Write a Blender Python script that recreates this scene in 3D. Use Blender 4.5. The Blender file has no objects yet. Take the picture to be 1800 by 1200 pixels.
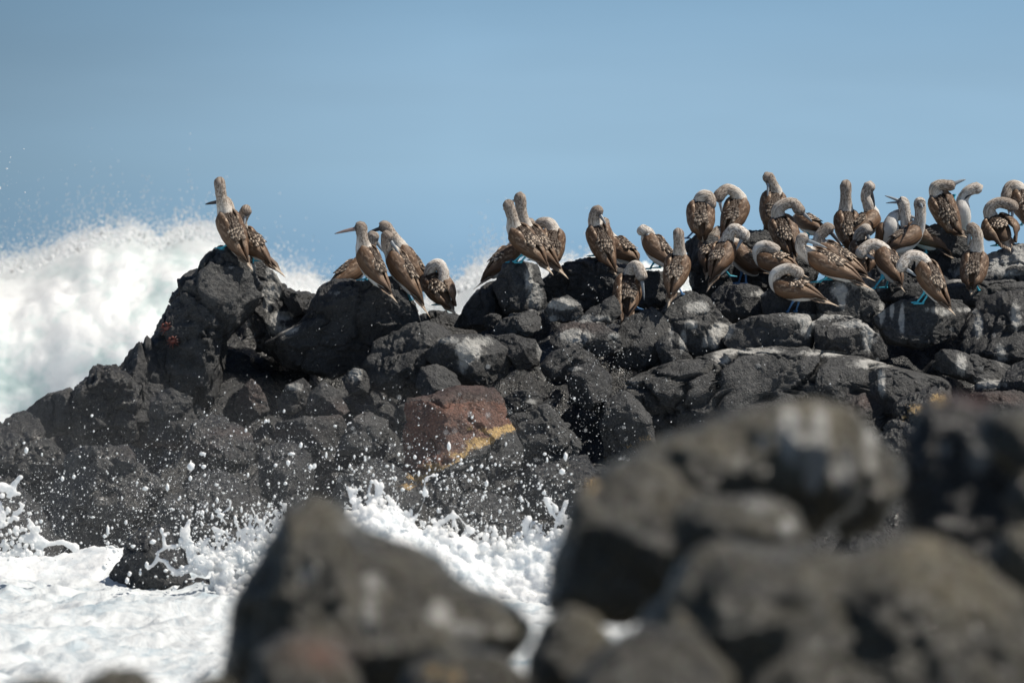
import bpy, bmesh, math, random
import numpy as np
from mathutils import Vector
from mathutils.bvhtree import BVHTree

# ------------------------------------------------------------------ camera, sky, sun, exposure
SC = bpy.context.scene
COL = SC.collection
F = 10000.0            # focal length in pixels of the 1800 px wide photograph (200 mm on 36 mm)
CAMZ = 2.2
HZ = 487.0             # row of the sea horizon
cd = bpy.data.cameras.new('camera')
cam = bpy.data.objects.new('camera', cd)
COL.objects.link(cam)
cd.sensor_width = 36.0
cd.lens = 200.0
cam.location = (0, 0, CAMZ)
PITCH = math.atan((600 - HZ) / F)
cam.rotation_euler = (math.radians(90) - PITCH, 0, 0)
cd.clip_start = 0.5
cd.clip_end = 30000
cd.dof.use_dof = True
cd.dof.focus_distance = 45.3
cd.dof.aperture_fstop = 3.9
SC.camera = cam

SUN_DIR = Vector((0.54, -0.04, 0.84)).normalized()      # towards the sun
SUN_EL = math.asin(SUN_DIR.z)
SUN_AZ = math.atan2(SUN_DIR.x, SUN_DIR.y)
W = bpy.data.worlds.new("World")
SC.world = W
W.use_nodes = True
wn = W.node_tree
for n in list(wn.nodes):
    wn.nodes.remove(n)
def wadd(t):
    return wn.nodes.new(t)
sky = wadd('ShaderNodeTexSky')
sky.sky_type = 'NISHITA'
sky.sun_disc = False
sky.sun_elevation = SUN_EL
sky.sun_rotation = SUN_AZ
sky.altitude = 0
sky.air_density = 1.0
sky.dust_density = 0.6
sky.ozone_density = 3.0
bg = wadd('ShaderNodeBackground')
bg.inputs['Strength'].default_value = 0.05
wo = wadd('ShaderNodeOutputWorld')
# the lowest few degrees of this sky are a muted maritime blue: grade the sky by real elevation
tc = wadd('ShaderNodeTexCoord')
sx = wadd('ShaderNodeSeparateXYZ')
wn.links.new(tc.outputs['Generated'], sx.inputs[0])
mr = wadd('ShaderNodeMapRange')
mr.inputs['From Min'].default_value = -0.01
mr.inputs['From Max'].default_value = 0.06
wn.links.new(sx.outputs['Z'], mr.inputs['Value'])
cr = wadd('ShaderNodeValToRGB')
cr.color_ramp.elements[0].position = 0.0
cr.color_ramp.elements[0].color = (0.170, 0.345, 0.59, 1)
cr.color_ramp.elements[1].position = 1.0
cr.color_ramp.elements[1].color = (0.205, 0.370, 0.545, 1)
e = cr.color_ramp.elements.new(0.15); e.color = (0.245, 0.420, 0.600, 1)
e = cr.color_ramp.elements.new(0.42); e.color = (0.315, 0.495, 0.655, 1)
e = cr.color_ramp.elements.new(0.62); e.color = (0.295, 0.465, 0.625, 1)
wn.links.new(mr.outputs[0], cr.inputs[0])
# faint uneven veils of thin cloud
mp = wadd('ShaderNodeMapping')
mp.inputs['Scale'].default_value = (7, 7, 40)
wn.links.new(tc.outputs['Generated'], mp.inputs[0])
nz = wadd('ShaderNodeTexNoise')
nz.inputs['Scale'].default_value = 1.6
nz.inputs['Detail'].default_value = 3
wn.links.new(mp.outputs[0], nz.inputs['Vector'])
azr = wadd('ShaderNodeMapRange')
azr.inputs['From Min'].default_value = -0.095
azr.inputs['From Max'].default_value = -0.01
azr.inputs['To Min'].default_value = 0.68
azr.inputs['To Max'].default_value = 1.0
wn.links.new(sx.outputs['X'], azr.inputs['Value'])
nr = wadd('ShaderNodeMapRange')
nr.inputs['From Min'].default_value = 0.3
nr.inputs['From Max'].default_value = 0.7
nr.inputs['To Min'].default_value = 0.96
nr.inputs['To Max'].default_value = 1.05
wn.links.new(nz.outputs[0], nr.inputs['Value'])
m0 = wadd('ShaderNodeMath'); m0.operation = 'MULTIPLY'
wn.links.new(azr.outputs[0], m0.inputs[0]); wn.links.new(nr.outputs[0], m0.inputs[1])
vm = wadd('ShaderNodeVectorMath'); vm.operation = 'SCALE'
wn.links.new(cr.outputs[0], vm.inputs[0]); wn.links.new(m0.outputs[0], vm.inputs['Scale'])
vs = wadd('ShaderNodeVectorMath'); vs.operation = 'SCALE'
vs.inputs['Scale'].default_value = 1 / 0.05      # undo the background strength for the graded band
wn.links.new(vm.outputs[0], vs.inputs[0])
bl = wadd('ShaderNodeMapRange')
bl.interpolation_type = 'SMOOTHSTEP'
bl.inputs['From Min'].default_value = 0.05
bl.inputs['From Max'].default_value = 0.25
wn.links.new(sx.outputs['Z'], bl.inputs['Value'])
mx = wadd('ShaderNodeMix'); mx.data_type = 'RGBA'
wn.links.new(bl.outputs[0], mx.inputs[0])
wn.links.new(vs.outputs[0], mx.inputs[6])
wn.links.new(sky.outputs[0], mx.inputs[7])
wn.links.new(mx.outputs[2], bg.inputs[0])
wn.links.new(bg.outputs[0], wo.inputs[0])

sl = bpy.data.lights.new('sun', 'SUN')
sl.energy = 5.0
sl.angle = math.radians(0.53)
sl.color = (1.0, 0.93, 0.82)
so = bpy.data.objects.new('sun', sl)
so.rotation_euler = SUN_DIR.to_track_quat('Z', 'Y').to_euler()
so.location = (20, -10, 40)
COL.objects.link(so)

SC.view_settings.view_transform = 'Standard'
SC.view_settings.look = 'None'
SC.view_settings.exposure = 0.0
SC.view_settings.gamma = 1.0
SC.render.resolution_x = 1024
SC.render.resolution_y = 682
SC.cycles.max_bounces = 5
SC.cycles.volume_bounces = 1

# ------------------------------------------------------------------ geometry helpers
cp, sp_ = math.cos(PITCH), math.sin(PITCH)
def P(px, py, Y):
    """point of the world seen at photo pixel (px, py) at ground distance Y"""
    dx = (px - 900.0) / F
    dy = (600.0 - py) / F
    fy = cp + dy * sp_
    fz = -sp_ + dy * cp
    return np.array([dx / fy * Y, Y, CAMZ + fz / fy * Y])

def proj(v):
    """photo pixels of world points (N,3)"""
    x = v[:, 0]; y = v[:, 1]; z = v[:, 2] - CAMZ
    f = y * cp - z * sp_
    u = y * sp_ + z * cp
    return 900 + x / f * F, 600 - u / f * F

def _h(ix, iy, iz, seed):
    n = (ix.astype(np.int64) * 374761393 + iy.astype(np.int64) * 668265263 + iz.astype(np.int64) * 2147483647 + seed * 974634777) & 0xFFFFFFFF
    n = ((n ^ (n >> 13)) * 1274126177) & 0xFFFFFFFF
    n = ((n ^ (n >> 16)) * 2246822519) & 0xFFFFFFFF
    n = n ^ (n >> 15)
    return (n & 0xFFFFFF) / float(0xFFFFFF)

def vnoise(p, seed=0):
    i = np.floor(p).astype(np.int64)
    f = p - i
    w = f * f * f * (f * (f * 6 - 15) + 10)
    r = 0
    for a in (0, 1):
        for b in (0, 1):
            for c in (0, 1):
                h = _h(i[:, 0] + a, i[:, 1] + b, i[:, 2] + c, seed)
                r = r + h * (w[:, 0] if a else 1 - w[:, 0]) * (w[:, 1] if b else 1 - w[:, 1]) * (w[:, 2] if c else 1 - w[:, 2])
    return r * 2 - 1

def fbm(p, seed=0, octv=5, gain=0.5, lac=2.03, ridge=False):
    r = np.zeros(len(p)); a = 1.0; t = 0
    q = p.copy()
    for k in range(octv):
        n = vnoise(q, seed + k * 17)
        if ridge:
            n = 1 - 2 * np.abs(n)
        r += a * n; t += a
        a *= gain; q = q * lac + 13.7
    return r / t

def worley(p, seed=0):
    i = np.floor(p).astype(np.int64)
    f1 = np.full(len(p), 9.0); f2 = np.full(len(p), 9.0)
    for a in (-1, 0, 1):
        for b in (-1, 0, 1):
            for c in (-1, 0, 1):
                jx, jy, jz = i[:, 0] + a, i[:, 1] + b, i[:, 2] + c
                q = np.stack([jx + _h(jx, jy, jz, seed), jy + _h(jx, jy, jz, seed + 7), jz + _h(jx, jy, jz, seed + 19)], 1)
                d = np.sqrt(((p - q) ** 2).sum(1))
                m = d < f1
                f2 = np.where(m, f1, np.minimum(f2, d))
                f1 = np.where(m, d, f1)
    return f1, f2

def mk(name, V, FC, mat=None, parent=None, smooth=True, attrs=None, loc=None):
    """one mesh object from vertex array and face array/list"""
    me = bpy.data.meshes.new(name)
    V = np.asarray(V, dtype=np.float32)
    if loc is not None:
        V = V - np.asarray(loc, dtype=np.float32)
    if isinstance(FC, np.ndarray):
        n, k = FC.shape
        li = FC.astype(np.int32).ravel()
        ls = np.arange(n, dtype=np.int32) * k
        tot = np.full(n, k, dtype=np.int32)
    else:
        tot = np.array([len(f) for f in FC], dtype=np.int32)
        li = np.array([i for f in FC for i in f], dtype=np.int32)
        ls = np.concatenate([[0], np.cumsum(tot)[:-1]]).astype(np.int32)
        n = len(FC)
    me.vertices.add(len(V)); me.vertices.foreach_set('co', V.ravel())
    me.loops.add(len(li)); me.loops.foreach_set('vertex_index', li)
    me.polygons.add(n); me.polygons.foreach_set('loop_start', ls); me.polygons.foreach_set('loop_total', tot)
    me.polygons.foreach_set('use_smooth', np.full(n, smooth, dtype=bool))
    for k, a in (attrs or {}).items():
        a = np.asarray(a, dtype=np.float32)
        at = me.attributes.new(k, 'FLOAT', 'POINT')
        at.data.foreach_set('value', a)
    me.update(); me.validate()
    if mat:
        me.materials.append(mat)
    o = bpy.data.objects.new(name, me)
    if loc is not None:
        o.location = [float(c) for c in loc]
    COL.objects.link(o)
    if parent:
        o.parent = parent
    return o

def tag(o, label=None, cat=None, group=None, kind=None):
    if label: o['label'] = label
    if cat: o['category'] = cat
    if group: o['group'] = group
    if kind: o['kind'] = kind
    return o

# ------------------------------------------------------------------ material helpers
def newmat(name):
    m = bpy.data.materials.new(name)
    m.use_nodes = True
    nt = m.node_tree
    b = nt.nodes['Principled BSDF']
    return m, nt, b
class NT:
    def __init__(s, nt): s.nt = nt
    def n(s, t, **kw):
        x = s.nt.nodes.new(t)
        for k, v in kw.items(): setattr(x, k, v)
        return x
    def l(s, a, b): s.nt.links.new(a, b)
    def math(s, op, a, b=None, clamp=False):
        x = s.n('ShaderNodeMath', operation=op, use_clamp=clamp)
        for i, v in enumerate((a, b)):
            if v is None: continue
            if isinstance(v, (int, float)): x.inputs[i].default_value = v
            else: s.l(v, x.inputs[i])
        return x.outputs[0]
    def noise(s, vec, scale, detail=4, rough=0.55, dist=0.0):
        x = s.n('ShaderNodeTexNoise')
        x.inputs['Scale'].default_value = scale; x.inputs['Detail'].default_value = detail
        x.inputs['Roughness'].default_value = rough; x.inputs['Distortion'].default_value = dist
        if vec is not None: s.l(vec, x.inputs['Vector'])
        return x.outputs[0]
    def voro(s, vec, scale, feature='F1'):
        x = s.n('ShaderNodeTexVoronoi', feature=feature)
        x.inputs['Scale'].default_value = scale
        if vec is not None: s.l(vec, x.inputs['Vector'])
        return x.outputs[0]
    def map(s, v, a, b, c=0.0, d=1.0, smooth=False):
        x = s.n('ShaderNodeMapRange')
        if smooth: x.interpolation_type = 'SMOOTHSTEP'
        s.l(v, x.inputs[0])
        for i, k in enumerate((a, b, c, d)): x.inputs[i + 1].default_value = k
        return x.outputs[0]
    def mix(s, f, a, b):
        x = s.n('ShaderNodeMix', data_type='RGBA')
        if isinstance(f, (int, float)): x.inputs[0].default_value = f
        else: s.l(f, x.inputs[0])
        for i, v in ((6, a), (7, b)):
            if isinstance(v, tuple): x.inputs[i].default_value = (*v, 1)
            else: s.l(v, x.inputs[i])
        return x.outputs[2]
    def attr(s, name, kind='GEOMETRY'):
        x = s.n('ShaderNodeAttribute', attribute_name=name, attribute_type=kind)
        return x.outputs['Fac']
    def scale(s, vec, sc):
        x = s.n('ShaderNodeMapping'); x.inputs['Scale'].default_value = sc
        s.l(vec, x.inputs[0]); return x.outputs[0]
    def bump(s, h, strength, dist, normal=None):
        x = s.n('ShaderNodeBump'); x.inputs['Strength'].default_value = strength
        x.inputs['Distance'].default_value = dist
        s.l(h, x.inputs['Height'])
        if normal is not None: s.l(normal, x.inputs['Normal'])
        return x.outputs[0]

def rock_material(name, dark, light, warm, rough=0.72, wet=0.0, gain=1.0, speck=0.7):
    m, nt, b = newmat(name)
    g = NT(nt)
    pos = g.n('ShaderNodeNewGeometry').outputs['Position']
    nrm = g.n('ShaderNodeNewGeometry').outputs['Normal']
    big = g.noise(pos, 1.7, 3, 0.6)
    mid = g.noise(pos, 9, 5, 0.65)
    fin = g.noise(pos, 60, 4, 0.7)
    c = g.mix(g.map(mid, 0.3, 0.7), dark, light)
    c = g.mix(g.map(big, 0.5, 0.72, 0, 0.55), c, warm)
    c = g.mix(g.map(fin, 0.42, 0.75, 0.0, 0.6), c, tuple(min(1, k * 2.0) for k in light))
    # vesicle pits: dark small holes
    pit = g.voro(pos, 48)
    c = g.mix(g.map(pit, 0.06, 0.2, 0.75, 0.0), c, tuple(k * 0.35 for k in dark))
    # salt and shell specks
    sp = g.voro(pos, 30)
    spm = g.math('MULTIPLY', g.map(sp, 0.09, 0.15, 1, 0), g.map(g.noise(pos, 4.0, 2), 0.5, 0.6))
    c = g.mix(g.math('MULTIPLY', spm, speck), c, (0.30, 0.30, 0.29))
    # stains written into the mesh: guano with painted near highlights, yellow algae, iron red
    sxyz = g.n('ShaderNodeSeparateXYZ'); g.l(nrm, sxyz.inputs[0])
    up = g.map(sxyz.outputs['Z'], 0.55, 0.95)
    stv = g.scale(pos, (1, 1, 0.35))
    streak = g.noise(stv, 22, 8, 0.80)
    red = g.attr('red')
    rn = g.mix(g.map(fin, 0.3, 0.7), (0.045, 0.018, 0.012), (0.30, 0.125, 0.075))
    c = g.mix(g.math('MULTIPLY', red, g.map(mid, 0.25, 0.5, 0.65, 1.0)), c, rn)
    yl = g.math('ADD', g.attr('yellow'), g.map(g.noise(pos, 34, 8, 0.82), 0.2, 0.8, -0.6, 0.6))
    c = g.mix(g.map(yl, 0.42, 0.62), c, g.mix(g.map(fin, .35, .65), (0.18, 0.11, 0.04), (0.66, 0.44, 0.17)))
    gu = g.math('ADD', g.attr('guano'), g.math('MULTIPLY', up, g.attr('top')))
    gu = g.math('ADD', gu, g.map(streak, 0.2, 0.8, -0.55, 0.55))
    gm = g.map(gu, 0.38, 0.72)
    c = g.mix(g.math('MULTIPLY', gm, 0.85), c, g.mix(g.map(mid, .35, .65), (0.30, 0.295, 0.28), (0.60, 0.59, 0.56)))
    g.l(c, b.inputs['Base Color'])
    ro = g.map(g.noise(pos, 22, 3), 0.35, 0.65, rough - 0.2, rough + 0.15)
    g.l(ro, b.inputs['Roughness'])
    b.inputs['Specular IOR Level'].default_value = 0.35 + wet
    h = g.math('ADD', g.math('MULTIPLY', mid, 1.0 * gain), g.math('MULTIPLY', fin, 0.35 * gain))
    h = g.math('ADD', h, g.math('MULTIPLY', g.map(pit, 0.0, 0.3), 0.22))
    h = g.math('ADD', h, g.math('MULTIPLY', g.noise(pos, 170, 2, 0.6), 0.10 * gain))
    g.l(g.bump(h, 0.9, 0.05), b.inputs['Normal'])
    return m

M_ROCK = rock_material('basalt', (0.005, 0.0057, 0.0072), (0.037, 0.038, 0.040), (0.027, 0.023, 0.021), 0.55, 0.25)
M_GREY = rock_material('grey_lava', (0.009, 0.0098, 0.0115), (0.060, 0.061, 0.062), (0.036, 0.034, 0.031), 0.62, 0.2)
M_WET = rock_material('wet_lava', (0.004, 0.0048, 0.0065), (0.020, 0.022, 0.025), (0.020, 0.016, 0.013), 0.36, 0.35)
M_NEAR = rock_material('highlight_patched_lava', (0.004, 0.0045, 0.007), (0.078, 0.070, 0.046), (0.26, 0.215, 0.130), 0.34, 0.4, 1.0, 1.0)  # near lava: tan patches painted as sunlit highlights, black tone as shade
M_BLACK = rock_material('black_wet_lava', (0.003, 0.0035, 0.005), (0.022, 0.022, 0.022), (0.05, 0.045, 0.035), 0.34, 0.4, 1.0, 1.0)

def mat_foam(name, c1, c2, blue, sc=1.0, sss=0.0, spec=0.4):
    m, nt, b = newmat(name)
    g = NT(nt)
    pos = g.n('ShaderNodeNewGeometry').outputs['Position']
    v = g.scale(pos, (1, 0.5, 1.6))
    a = g.noise(v, 2.2 * sc, 7, 0.68, 0.8)
    f = g.noise(pos, 14 * sc, 5, 0.7, 0.4)
    c = g.mix(g.map(a, 0.38, 0.62), c2, c1)
    c = g.mix(g.map(f, 0.55, 0.75, 0, 0.5), c, c2)
    bl_ = g.math('ADD', g.map(a, 0.36, 0.50, 0.75, 0.0), g.attr('clear'), clamp=True)
    c = g.mix(g.math('MULTIPLY', bl_, 0.9), c, blue)
    g.l(c, b.inputs['Base Color'])
    b.inputs['Roughness'].default_value = 0.5
    b.inputs['Specular IOR Level'].default_value = spec
    h = g.math('ADD', a, g.math('MULTIPLY', f, 0.25))
    h = g.math('ADD', h, g.math('MULTIPLY', g.voro(pos, 38 * sc), 0.08))
    g.l(g.bump(h, 0.5, 0.06 / sc), b.inputs['Normal'])
    if sss:
        b.inputs['Subsurface Weight'].default_value = 1.0
        b.inputs['Subsurface Radius'].default_value = (1.0, 1.0, 1.0)
        b.inputs['Subsurface Scale'].default_value = sss
    return m
M_FOAM = mat_foam('sea_foam', (0.84, 0.85, 0.855), (0.76, 0.79, 0.81), (0.66, 0.72, 0.76), 1.0, 0.12)
M_WAVE = mat_foam('wave_foam', (0.90, 0.905, 0.90), (0.82, 0.85, 0.85), (0.56, 0.71, 0.69), 0.35, 1.2)
m, nt, b = newmat('splash_water')
b.inputs['Base Color'].default_value = (0.90, 0.92, 0.93, 1)
b.inputs['Roughness'].default_value = 0.25
b.inputs['Specular IOR Level'].default_value = 0.6
M_SPLASH = m

# sea: deep blue water offshore, white foam where the attribute says so
m, nt, b = newmat('sea_water')
g = NT(nt)
pos = g.n('ShaderNodeNewGeometry').outputs['Position']
v = g.scale(pos, (1, 0.35, 1))
a = g.noise(v, 1.6, 9, 0.72, 1.6)
f = g.noise(pos, 9, 6, 0.7, 0.6)
fo = g.attr('foam')
lace = g.math('ADD', fo, g.map(g.math('ADD', g.math('MULTIPLY', a, 0.6), g.math('MULTIPLY', f, 0.4)), 0.3, 0.7, -0.35, 0.35))
fm = g.map(lace, 0.25, 0.6)
water = g.mix(g.map(a, .3, .7), (0.012, 0.055, 0.095), (0.020, 0.095, 0.125))
foamc = g.mix(g.map(a, 0.34, 0.52), (0.36, 0.45, 0.51), (0.70, 0.73, 0.745))
foamc = g.mix(g.map(f, 0.54, 0.72, 0, 0.55), foamc, (0.45, 0.53, 0.59))
g.l(g.mix(fm, water, foamc), b.inputs['Base Color'])
g.l(g.map(fm, 0, 1, 0.12, 0.55), b.inputs['Roughness'])
h = g.math('ADD', a, g.math('MULTIPLY', f, 0.3))
h = g.math('ADD', h, g.math('MULTIPLY', g.voro(pos, 30), 0.05))
g.l(g.bump(h, 0.45, 0.08), b.inputs['Normal'])
M_SEA = m

# ------------------------------------------------------------------ terrain under the boulders
def yslope(py):
    return 46.6 - (py - 480) * 0.0080
RX = np.array([-2500, -900, -200, 0, 100, 200, 290, 380, 450, 520, 570, 650, 740, 795, 860, 900, 950, 1050, 1150, 1205, 1235, 1300, 1400, 1800, 2600, 4200], float)
RY = np.array([1100, 960, 820, 760, 725, 680, 590, 485, 490, 530, 550, 540, 568, 562, 545, 515, 520, 490, 500, 520, 500, 470, 470, 470, 500, 640], float)
def build_headland():
    xs = np.linspace(-11, 15, 700)
    ys = np.concatenate([np.linspace(38.5, 47.0, 330), np.linspace(47.1, 52.5, 60)])
    X, Yg = np.meshgrid(xs, ys)
    x = X.ravel(); y = Yg.ravel()
    pxr = x / y * F + 900
    rid = np.interp(pxr, RX, RY)
    rid = np.where(pxr < -2500, 1100, rid)
    yr = 46.9
    py = rid + np.maximum(0, (yr - y)) / 0.0080
    z = CAMZ - (py - HZ) / F * np.minimum(y, yr)
    back = np.maximum(0, y - yr - 0.15)
    z = z - back * 0.95
    p = np.stack([x, y, z], 1)
    n1 = fbm(p * 1.3, 3, 5, ridge=True)
    n2 = fbm(p * 5.0, 9, 4)
    z = z - 0.10 + 0.16 * n1 + 0.05 * n2
    w1, w2 = worley(np.stack([x, y, z], 1) * 2.3 + 0.25 * n2[:, None], 61)
    w3, w4 = worley(np.stack([x, y, z], 1) * 5.5, 65)
    z = z + 0.26 * (0.5 - w1) + 0.10 * (.5 - w3)
    V = np.stack([x, y + 0.12 * fbm(p * 3.0, 21, 4) - 0.2 * (.5 - w1), z], 1)
    nx, ny = len(xs), len(ys)
    i = (np.arange(ny - 1)[:, None] * nx + np.arange(nx - 1)[None]).ravel()
    FC = np.stack([i, i + 1, i + nx + 1, i + nx], 1)
    z0 = np.zeros(len(V))
    o = mk('terrain', V, FC, M_WET, attrs={'guano': z0, 'top': z0, 'yellow': z0, 'red': z0})
    tag(o, 'dark lava headland beneath the boulders', None, None, 'structure')
    return o
build_headland()

def build_shore():
    xs = np.linspace(-7, 7, 150); ys = np.linspace(-6, 26, 240)
    X, Yg = np.meshgrid(xs, ys); x = X.ravel(); y = Yg.ravel()
    z = np.where(y < 13.5, 0.85, 0.85 - (y - 13.5) * 0.2)
    z = np.where(y < 6, 0.55, z)
    p = np.stack([x, y, z], 1)
    z = z + 0.16 * fbm(p * 1.4, 5, 5, ridge=True)
    nx, ny = len(xs), len(ys)
    i = (np.arange(ny - 1)[:, None] * nx + np.arange(nx - 1)[None]).ravel()
    z0 = np.zeros(len(x))
    o = mk('ground', np.stack([x, y, z], 1), np.stack([i, i + 1, i + nx + 1, i + nx], 1), M_NEAR, attrs={'guano': z0, 'top': z0, 'yellow': z0, 'red': z0})
    tag(o, 'lava shore in front of the camera', None, None, 'structure')
build_shore()

# ------------------------------------------------------------------ boulders
_ico = {}
def ico(sub):
    if sub not in _ico:
        bm = bmesh.new()
        bmesh.ops.create_icosphere(bm, subdivisions=sub, radius=1.0)
        V = np.array([v.co[:] for v in bm.verts]); FC = np.array([[v.index for v in f.verts] for f in bm.faces])
        bm.free()
        V /= np.linalg.norm(V, axis=1)[:, None]
        _ico[sub] = (V, FC)
    return _ico[sub]

# stains and painted near highlights: photo pixel, radii in pixels, strength (turned into spots in the world plane of each rock)
GUANO_HIGHLIGHTS = [(825, 615, 22, 20, .95), (845, 600, 26, 10, .6), (790, 598, 25, 7, .6), (815, 628, 10, 26, .8), (990, 535, 26, 10, .9), (975, 560, 16, 8, .5),
         (930, 490, 10, 30, .6), (945, 520, 10, 24, .8), (935, 530, 8, 18, .7), (1040, 560, 40, 8, .6), (1010, 590, 30, 14, .7), (1080, 590, 14, 8, .5),
         (1225, 540, 24, 12, .7), (1270, 580, 22, 14, .9), (1215, 570, 14, 10, .6), (1250, 600, 18, 14, .6), (1200, 600, 8, 22, .6), (480, 485, 14, 22, .8),
         (485, 505, 9, 20, 1.0), (470, 520, 9, 30, .7), (495, 555, 22, 8, .8), (480, 570, 14, 22, .6), (505, 580, 26, 10, .5), (445, 470, 8, 8, .6),
         (1335, 515, 20, 8, .5), (1418, 570, 12, 24, .7), (1410, 560, 20, 8, .6), (1440, 557, 40, 5, .8), (1525, 590, 10, 26, .8), (1500, 570, 30, 7, .7),
         (1550, 550, 6, 20, .7), (1585, 560, 5, 24, .9), (1568, 545, 5, 16, .6), (1665, 550, 18, 10, .5), (1645, 545, 24, 8, .5), (1700, 545, 26, 6, .5),
         (1720, 570, 8, 26, .8), (1745, 460, 30, 18, .9), (1790, 450, 30, 18, .8), (1770, 480, 40, 8, .6), (1475, 510, 16, 14, .8), (1480, 525, 8, 20, .7),
         (1290, 618, 30, 5, .7), (1330, 617, 40, 5, .7), (1270, 630, 14, 12, .6), (1450, 620, 40, 5, .7), (1530, 640, 30, 8, .8), (1550, 672, 7, 26, .8),
         (1690, 640, 10, 20, .7), (1740, 675, 30, 9, .7), (625, 658, 12, 14, .8), (520, 680, 16, 8, .7), (1110, 674, 16, 8, .6), (1010, 648, 14, 5, .6),
         (1510, 490, 26, 18, .8), (1540, 500, 30, 12, .7), (1690, 480, 24, 14, .6), (1760, 620, 14, 26, .5), (1785, 555, 12, 30, .6), (1100, 520, 14, 16, .4),
         (700, 800, 8, 6, .2), (948, 620, 8, 20, .5), (935, 705, 14, 6, .5), (1180, 585, 6, 20, .5), (590, 515, 20, 6, .4), (405, 470, 10, 4, .35),
         # near boulders: guano streaks, and pale spots painted as highlights
         (1390, 760, 16, 34, .85), (1440, 790, 15, 48, .95), (1485, 830, 18, 30, .8), (1530, 790, 10, 40, .7), (1340, 775, 12, 12, .5), (1430, 840, 12, 24, .7),
         (650, 1090, 16, 40, .5), (655, 1020, 18, 14, .5), (770, 1075, 16, 15, .8), (820, 1105, 26, 14, .5), (885, 1110, 14, 12, .4), (1660, 790, 10, 12, .4),
         (540, 1010, 30, 14, .4), (1385, 925, 14, 14, .5), (610, 925, 14, 12, .4), (1720, 800, 24, 30, .5), (1330, 890, 40, 16, .35), (1160, 850, 40, 14, .3)]
YELLOW = [(770, 1075, 5, 5, .8), (735, 838, 26, 8, .8), (760, 820, 22, 9, .75), (800, 798, 26, 8, .7), (840, 775, 24, 8, .8), (870, 760, 20, 9, .8), (850, 755, 10, 8, .6), (715, 855, 18, 8, .7),
          (745, 840, 12, 16, .6), (1610, 720, 24, 14, .6), (1650, 700, 20, 9, .7), (1590, 735, 14, 10, .5), (1135, 770, 20, 8, .5), (1110, 785, 18, 8, .4), (826, 752, 8, 8, .6),
          (720, 645, 5, 5, .6), (760, 1180, 14, 12, .8), (795, 1190, 18, 14, .9), (1045, 850, 26, 20, .5), (1140, 750, 12, 10, .2), (1190, 780, 30, 20, .3)]
RED = [(1020, 575, 40, 12, .35), (440, 695, 26, 26, .45), (560, 1150, 50, 26, .5),
       (1740, 700, 60, 12, .5), (1520, 705, 20, 14, .4), (590, 720, 40, 14, .3), (300, 790, 60, 14, .35), (455, 760, 80, 10, .3)]
RG = np.random.default_rng(11)
ROCKBV = []
ROCKS_TMP = []

def radial(poly, n=720, smooth=5):
    p = np.array(poly, float)
    x, y = p[:, 0], p[:, 1]
    x2, y2 = np.roll(x, -1), np.roll(y, -1)
    cr_ = x * y2 - x2 * y
    A = cr_.sum() / 2
    cx = ((x + x2) * cr_).sum() / (6 * A); cy = ((y + y2) * cr_).sum() / (6 * A)
    th = np.linspace(-math.pi, math.pi, n, endpoint=False)
    R = np.zeros(n)
    for k in range(len(p)):
        ax, ay = x[k] - cx, -(y[k] - cy)
        bx, by = x2[k] - cx, -(y2[k] - cy)
        dx, dy = np.cos(th), np.sin(th)
        ex, ey = bx - ax, by - ay
        det = dx * (-ey) + dy * ex
        det = np.where(np.abs(det) < 1e-9, 1e-9, det)
        t = (ax * (-ey) + ay * ex) / det
        s = (dx * ay - dy * ax) / det
        ok = (t > 0) & (s >= -1e-6) & (s <= 1 + 1e-6)
        R = np.where(ok, np.maximum(R, t), R)
    R = np.where(R == 0, R[R > 0].mean(), R)
    k = np.ones(2 * smooth + 1) / (2 * smooth + 1)
    R = np.convolve(np.concatenate([R[-smooth:], R, R[:smooth]]), k, 'valid')
    return cx, cy, th, R

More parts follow.
